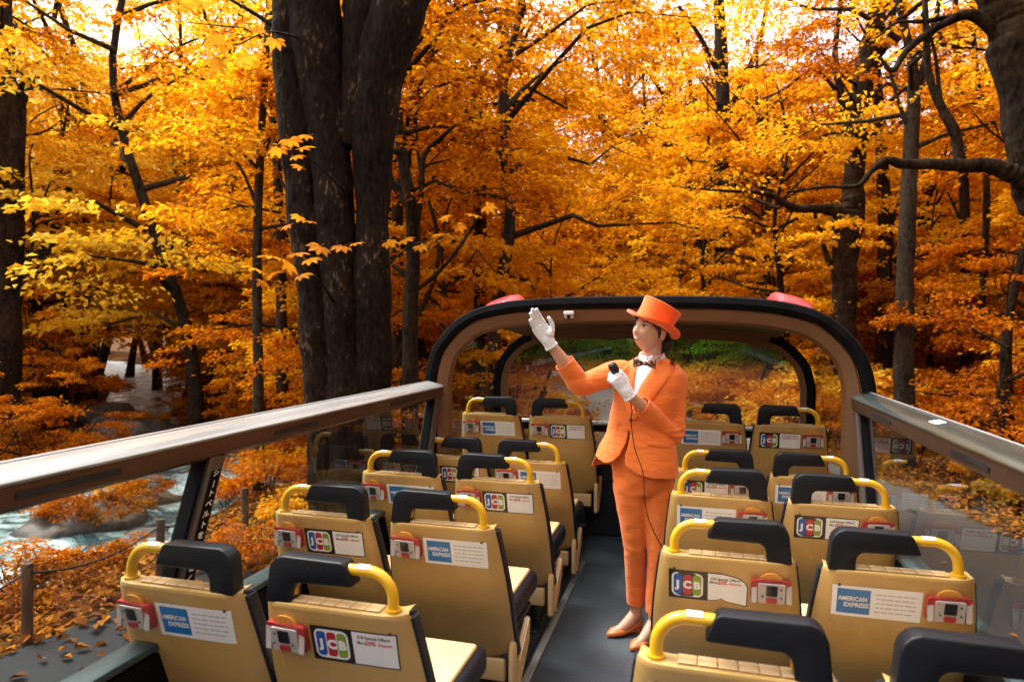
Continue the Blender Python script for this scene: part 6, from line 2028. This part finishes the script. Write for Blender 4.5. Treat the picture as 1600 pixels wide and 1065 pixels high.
def jacket_disp(p):
    d1 = (p-elL).length; d2 = (p-elR).length
    k = 0.30+1.5*math.exp(-(d1/0.10)**2)+1.2*math.exp(-(d2/0.10)**2)
    k += 0.8*math.exp(-((p-shL-Vector((-0.02, 0, -0.09))).length/0.07)**2)+0.8*math.exp(-((p-shR-Vector((0.02, 0, -0.08))).length/0.07)**2)
    k += 0.6*math.exp(-((p.z-1.06)/0.06)**2)
    return k*fold(0.0034, 11, 11, 34, 5.1)(p)
jme = voxel(mb, 0.0055, 5, 0.5, jacket_disp)
sme = voxel(mbL, 0.0055, 5, 0.5, jacket_disp)
bm = bmesh.new(); bm.from_mesh(sme)
axL = (cuL-elL).normalized()
bmesh.ops.delete(bm, geom=[v for v in bm.verts if (v.co-cuL).dot(axL) > -0.004], context='VERTS')
bm.to_mesh(sme); bm.free()
bm = bmesh.new(); bm.from_mesh(jme)
# open the bottom, the cuffs and the cut-away front below the button
axR = (cuR-elR).normalized(); axL = (cuL-elL).normalized()
def px_of(p):
    s = (3.41+p.y)/3.41
    return ((p.x+(1000-800)*KP)/(KP*s)+800, (1.55-p.z)/(KP*s)+514.6)
def in_poly(x, y, P_):
    c = False; j = len(P_)-1
    for i in range(len(P_)):
        if (P_[i][1] > y) != (P_[j][1] > y) and x < (P_[j][0]-P_[i][0])*(y-P_[i][1])/(P_[j][1]-P_[i][1])+P_[i][0]: c = not c
        j = i
    return c
CUT = [(982, 662), (977, 690), (970, 712), (963, 723), (955, 727), (943, 724), (932, 716), (925, 704), (915, 700), (905, 790), (1100, 790), (1100, 750), (1050, 748), (1010, 745), (990, 739), (978, 728), (976, 712), (980, 690)]
dele = []
for v in bm.verts:
    p = v.co
    r1 = (p-cuR).dot(axR) > -0.004 and (p-cuR).length < 0.09
    r2_ = False
    front = p.y < 0.035
    cut = front and in_poly(*px_of(p), CUT)
    low = p.z < 0.832
    if r1 or r2_ or cut or low: dele.append(v)
bmesh.ops.delete(bm, geom=dele, context='VERTS')
loose = [v for v in bm.verts if not v.link_faces]
bmesh.ops.delete(bm, geom=loose, context='VERTS')
# the cut edges are eased so that the hem is a clean line
for it in range(6):
    new = {}
    for v in bm.verts:
        if v.is_boundary:
            nb = [e_.other_vert(v) for e_ in v.link_edges if e_.is_boundary]
            if len(nb) == 2: new[v] = v.co*0.4+(nb[0].co+nb[1].co)*0.3
    for v, c in new.items(): v.co = c
# the right front panel swings out at the hem
for v in bm.verts:
    if v.co.x < -0.04 and v.co.z < 1.02:
        t = (1.02-v.co.z)/0.2
        v.co.x -= 0.036*t*min(1, (-0.04-v.co.x)/0.10)
        v.co.z += 0.02*t*min(1, (-0.04-v.co.x)/0.12)
CORNER = [(905, 696), (925, 703), (931, 714), (942, 723), (957, 728), (957, 800), (900, 800)]
bmesh.ops.delete(bm, geom=[v for v in bm.verts if v.co.y < 0.06 and in_poly(*px_of(v.co), CORNER)], context='VERTS')
JBVH = BVHTree.FromBMesh(bm)
bm.from_mesh(sme)
for f_ in bm.faces: f_.smooth = True
bm.to_mesh(jme); bm.free()
jme.materials.append(M['suit'])
jac = link('jacket', jme, woman)
sm = jac.modifiers.new('thickness', 'SOLIDIFY'); sm.thickness = 0.0035; sm.offset = -1
CAML = Vector((-(1000-800)*KP, -3.41, 1.55))       # the photograph's eye point in her own frame, used to read outlines off the picture
def on_jacket(px, py, lift):
    d = (LP(px, py, 0)-CAML).normalized()
    h = JBVH.ray_cast(CAML+d*2.6, d)
    p = h[0] if h[0] is not None else LP(px, py, -0.11)
    return p-d*lift
def cloth_patch(outline, lift, thick, name, mat, parent, n=9):
    """a piece of cloth lying on the jacket: OUTLINE is two matching edges (left, right) in picture pixels"""
    A_, B_ = crom(outline[0], n), crom(outline[1], n)
    m = 7
    top = []; low = []
    for i in range(n):
        for j in range(m):
            q = A_[i]+(B_[i]-A_[i])*j/(m-1)
            edge = 0.35 if j in (0, m-1) or i in (0, n-1) else 1.0
            top.append(on_jacket(q[0], q[1], lift+thick*edge)); low.append(on_jacket(q[0], q[1], lift-0.006))
    F = [(i*m+j, i*m+j+1, (i+1)*m+j+1, (i+1)*m+j) for i in range(n-1) for j in range(m-1)]
    Bn = n*m
    F += [tuple(Bn+k for k in f[::-1]) for f in list(F)]
    for i in range(n-1):
        for j in (0, m-1): F.append((i*m+j, (i+1)*m+j, Bn+(i+1)*m+j, Bn+i*m+j))
    for j in range(m-1):
        for i in (0, n-1): F.append((i*m+j, i*m+j+1, Bn+i*m+j+1, Bn+i*m+j))
    mb = MB(); mb.add(top+low, F)
    return link(name, mb.mesh(name, mat, True, auto=60), parent)
cloth_patch(([(1000, 556), (991, 575), (987, 598), (984, 640)], [(1034, 552), (1014, 577), (995, 607), (986, 642)]), 0.002, 0.003, 'shirt_front', M['shirt'], woman)
cloth_patch(([(1030, 560), (1014, 576), (996, 605), (983, 652)], [(1050, 563), (1051, 573), (1020, 616), (990, 655)]), 0.008, 0.007, 'lapel', M['suit'], jac)
cloth_patch(([(978, 566), (966, 582), (969, 610), (981, 654)], [(993, 566), (990, 578), (987, 602), (985, 655)]), 0.008, 0.007, 'lapel', M['suit'], jac)
cloth_patch(([(1007, 687), (1010, 694)], [(1047, 690), (1047, 698)]), 0.002, 0.004, 'pocket_flap', M['suit'], jac, n=5)
cloth_patch(([(954, 655), (950, 665)], [(964, 660), (961, 671)]), 0.002, 0.004, 'pocket_flap', M['suit'], jac, n=5)
mb = MB()
bpos = on_jacket(983, 653, 0.008)
ball(mb, bpos, (0.0075, 0.004, 0.0075)); child(mb, 'jacket_button', M['mic'], jac)

# ---- shirt collar and bow tie
mb = MB()
NC = Vector((0.052, 0.020, 1.415))
def cring(r, z, open_=0.0, k0=0):
    out = []
    for k in range(33):
        a = TR-math.pi/2+R(14)+(2*math.pi-R(28))*k/32
        out.append((NC.x+r*math.cos(a), NC.y+r*1.06*math.sin(a), z+0.014*math.sin(a-TR)))
    return out
mb.loft([cring(0.063, 1.388), cring(0.0575, 1.434), cring(0.0605, 1.436), cring(0.0715, 1.404)], closed=False)
child(mb, 'shirt_collar', M['shirt'], auto=60)
for s_ in (-1, 1):
    mb = MB()
    b0 = LP(1005, 560, -0.095)
    tri = [Vector((0.004*s_, -0.004, 0.010)), Vector((0.034*s_, 0.006+0.012*(s_ > 0), 0.022)), Vector((0.030*s_, -0.006, -0.014))]
    V = [b0+p for p in tri]+[b0+p+Vector((0, 0.004, 0)) for p in tri]
    mb.add(V, [(0, 1, 2), (3, 5, 4), (0, 1, 4, 3), (1, 2, 5, 4), (2, 0, 3, 5)])
    child(mb, 'collar_wing', M['shirt'], auto=20)
    mb = MB()
    c = LP(1004, 566, -0.112)
    rings = []
    for t, h, dpt in ((0, 0.008, 0.006), (0.15, 0.011, 0.009), (0.45, 0.021, 0.014), (0.75, 0.027, 0.014), (0.95, 0.027, 0.009), (1.0, 0.024, 0.003)):
        x = s_*t*0.056
        cy_ = c.y+0.012*(t if s_ > 0 else 0.2*t)
        rings.append([(c.x+x, cy_+dpt*math.cos(2*math.pi*k/16), c.z-0.004*t*s_+h*math.sin(2*math.pi*k/16)*(1+0.18*math.cos(4*math.pi*k/16))) for k in range(16)])
    mb.loft(rings)
    child(mb, 'bow_tie', M['bow'], auto=50)
mb = MB(); ball(mb, LP(1004, 566, -0.118), (0.010, 0.011, 0.0125)); child(mb, 'bow_knot', M['bow'])

# ---- gloves
def glove(wrist, fdir, pdir, side, curls, spread, thumb, name):
    """wrist point, finger direction, palm direction, side = thumb direction sign along fdir x pdir"""
    f = fdir.normalized(); p = (pdir-f*pdir.dot(f)).normalized(); s = f.cross(p)*side     # s: towards the thumb
    P_ = lambda a, b, c: wrist+s*a+f*b+p*c
    mb = MB()
    rings = []
    for b, w_, d_, off in ((-0.030, 0.031, 0.028, 0), (-0.010, 0.031, 0.027, 0), (0.012, 0.033, 0.025, 0), (0.035, 0.039, 0.018, 0.002), (0.065, 0.041, 0.016, 0.0), (0.088, 0.038, 0.013, -0.002)):
        rings.append([P_(off+w_*math.cos(2*math.pi*k/20), b, d_*math.sin(2*math.pi*k/20)) for k in range(20)])
    mb.loft(rings)
    ball(mb, P_(0.020, 0.030, 0.010), (0.021,)*3)
    LEN = (0.072, 0.080, 0.074, 0.058); OFF = (0.0275, 0.0095, -0.009, -0.0265); BASE = (0.086, 0.090, 0.086, 0.078)
    for i in range(4):
        l = LEN[i]; ang = spread[i]; cur = curls[i]
        q = P_(OFF[i], BASE[i]-0.022, 0)
        pts = [(*q, 0.0102)]
        d = (f*math.cos(ang)+s*math.sin(ang)).normalized()
        q2 = q+d*0.024; pts.append((*q2, 0.0104))
        a = 0; cq = q2
        for jn, fr in enumerate((0.46, 0.30, 0.24)):
            a += cur[jn]
            dd = d*math.cos(a)+p*math.sin(a)
            for h_ in (0.5, 1.0):
                cq2 = cq+dd*l*fr*h_
                pts.append((*cq2, (0.0100, 0.0095, 0.0090)[jn]-0.0004*h_))
            cq = cq+dd*l*fr
        limb(mb, pts, seg=12, n=22)
    tp = [P_(*q) for q in thumb]
    limb(mb, [(*tp[0], 0.0150), (*tp[1], 0.0125), (*tp[2], 0.0110), (*tp[3], 0.0092)], seg=12, n=16)
    me = voxel(mb, 0.0026, 2, 0.4, lambda v: 0.0012*noise.noise(v*70))
    me.materials.append(M['glove'])
    g = link(name, me, woman)
    mb = MB()
    for b0, b1, r_ in ((-0.034, -0.026, 1.02),):
        mb.loft([[P_(k_*0.0315*math.cos(2*math.pi*k/24), b, k_*0.0268*math.sin(2*math.pi*k/24)) for k in range(24)] for b, k_ in ((-0.036, 0.90), (-0.0365, 1.02), (-0.030, 1.07), (-0.024, 1.02), (-0.0245, 0.95))], cap=False)
    link('cuff', mb.mesh('cuff', M['glove'], True), g)
    return P_
gR = glove(wrR, tipR-wrR, Vector((0.15, -1.0, 0.10)), 1, [(0.08, 0.10, 0.08), (0.10, 0.12, 0.08), (0.14, 0.14, 0.1), (0.22, 0.16, 0.1)], (0.0, 0.0, 0.01, 0.0),
           [(0.026, 0.018, 0.006), (0.048, 0.046, 0.012), (0.056, 0.070, 0.014), (0.056, 0.094, 0.016)], 'glove')
gL = glove(wrL, knL_tip-wrL, Vector((-0.45, 0.9, 0.25)), -1, [(0.75, 0.75, 0.5), (0.95, 0.9, 0.6), (1.0, 1.0, 0.6), (1.05, 1.0, 0.6)], (0.02, 0.0, -0.02, -0.05),
           [(0.024, 0.014, 0.010), (0.040, 0.042, 0.024), (0.042, 0.066, 0.030), (0.034, 0.088, 0.032)], 'glove')
# ---- pumps
for a_, t_, h_ in ((anR, toeR, heR), (anL, toeL, heL)):
    d = Vector((t_.x-h_.x, t_.y-h_.y, 0)); Ls = d.length; d.normalize(); s = Vector((-d.y, d.x, 0))
    h0 = Vector((h_.x, h_.y, 0))-d*0.016
    L_ = Ls+0.034
    mb = MB(); rings = []
    for t, w_, zt in ((0.0, 0.012, 0.062), (0.03, 0.024, 0.066), (0.12, 0.031, 0.062), (0.30, 0.032, 0.050), (0.50, 0.036, 0.042), (0.68, 0.039, 0.043), (0.82, 0.033, 0.040), (0.93, 0.020, 0.032), (0.985, 0.009, 0.024), (1.0, 0.003, 0.018)):
        c = h0+d*(L_*t)
        zb = 0.022*(1-smooth(0.25, 0.6, t))+0.004
        ring = []
        for k in range(18):
            a = 2*math.pi*k/18
            ring.append((c.x+s.x*w_*math.cos(a), c.y+s.y*w_*math.cos(a), (zt+zb)/2+(zt-zb)/2*math.copysign(abs(math.sin(a))**0.7, math.sin(a))))
        rings.append(ring)
    mb.loft(rings)
    sh_ = child(mb, 'shoe', M['shoe'], auto=60)
    mb = MB(); c = h0+d*0.028
    mb.loft([ell((c.x, c.y, 0.001), 0.021, 0.024), ell((c.x, c.y, 0.03), 0.025, 0.028)])
    link('heel', mb.mesh('heel', M['shoe'], True, auto=40), sh_)
    # the foot shows in the low-cut opening
    mb = MB(); rings = []
    for t, w_, zt in ((0.10, 0.020, 0.073), (0.2, 0.025, 0.078), (0.38, 0.028, 0.070), (0.54, 0.029, 0.056), (0.66, 0.026, 0.047)):
        c = h0+d*(L_*t)
        rings.append([(c.x+s.x*w_*math.cos(a), c.y+s.y*w_*math.cos(a), 0.036+(zt-0.036)*math.sin(a)) for a in [2*math.pi*k/18 for k in range(18)]])
    mb.loft(rings)
    child(mb, 'instep', M['skin'], auto=60)

# ---- microphone in her left hand, and its cord
mo = empty('microphone', woman.matrix_basis @ gL(0.018, 0.06, 0.03) if False else (Matrix.Translation(woman.location) @ Matrix.Rotation(YAW, 4, 'Z')) @ gL(0.012, 0.06, 0.030), YAW)
tag(mo, 'black handheld microphone with a thin cord held in a white glove', 'microphone')
o0 = gL(0.012, 0.06, 0.030)
mdir = (LP(951, 566, -0.235)-LP(972, 604, -0.21)).normalized()
mb = MB()
head_c = LP(957, 576, -0.215)-o0
Q = [(*(head_c-mdir*0.085), 0.011), (*(head_c-mdir*0.06), 0.0135), (*(head_c-mdir*0.02), 0.0195), (*(head_c+mdir*0.008), 0.0225), (*(head_c+mdir*0.026), 0.0205), (*(head_c+mdir*0.036), 0.013), (*(head_c+mdir*0.040), 0.004)]
mb.tube([q[:3] for q in crom(Q, 20)], [q[3] for q in crom(Q, 20)], 18)
link('mic_body', mb.mesh('mic_body', M['mic'], True), mo)
mb = MB()
cp = [LP(984, 634, -0.20), LP(983, 652, -0.165), LP(985, 672, -0.150), LP(990, 700, -0.150), LP(1000, 728, -0.160), LP(1004, 745, -0.160), LP(1005, 775, -0.150), LP(1011, 805, -0.13), LP(1022, 832, -0.12), LP(1036, 855, -0.12), LP(1052, 872, -0.10), LP(1075, 892, -0.05)]
cp = [cp[0]+(head_c+o0-mdir*0.085-cp[0])*1.0]+cp[0:]
Q = crom([tuple(p-o0) for p in cp], 60)
mb.tube([tuple(q) for q in Q], 0.0023, 8)
link('cord', mb.mesh('cord', M['mic'], True), mo)
mb = MB(); c = LP(983, 654, -0.168)-o0; mb.tube([c+Vector((0, 0, 0.014)), c+Vector((0, 0, -0.010))], [0.0050, 0.0042], 10)
link('cord_clip', mb.mesh('cord_clip', M['mic'], True), mo)
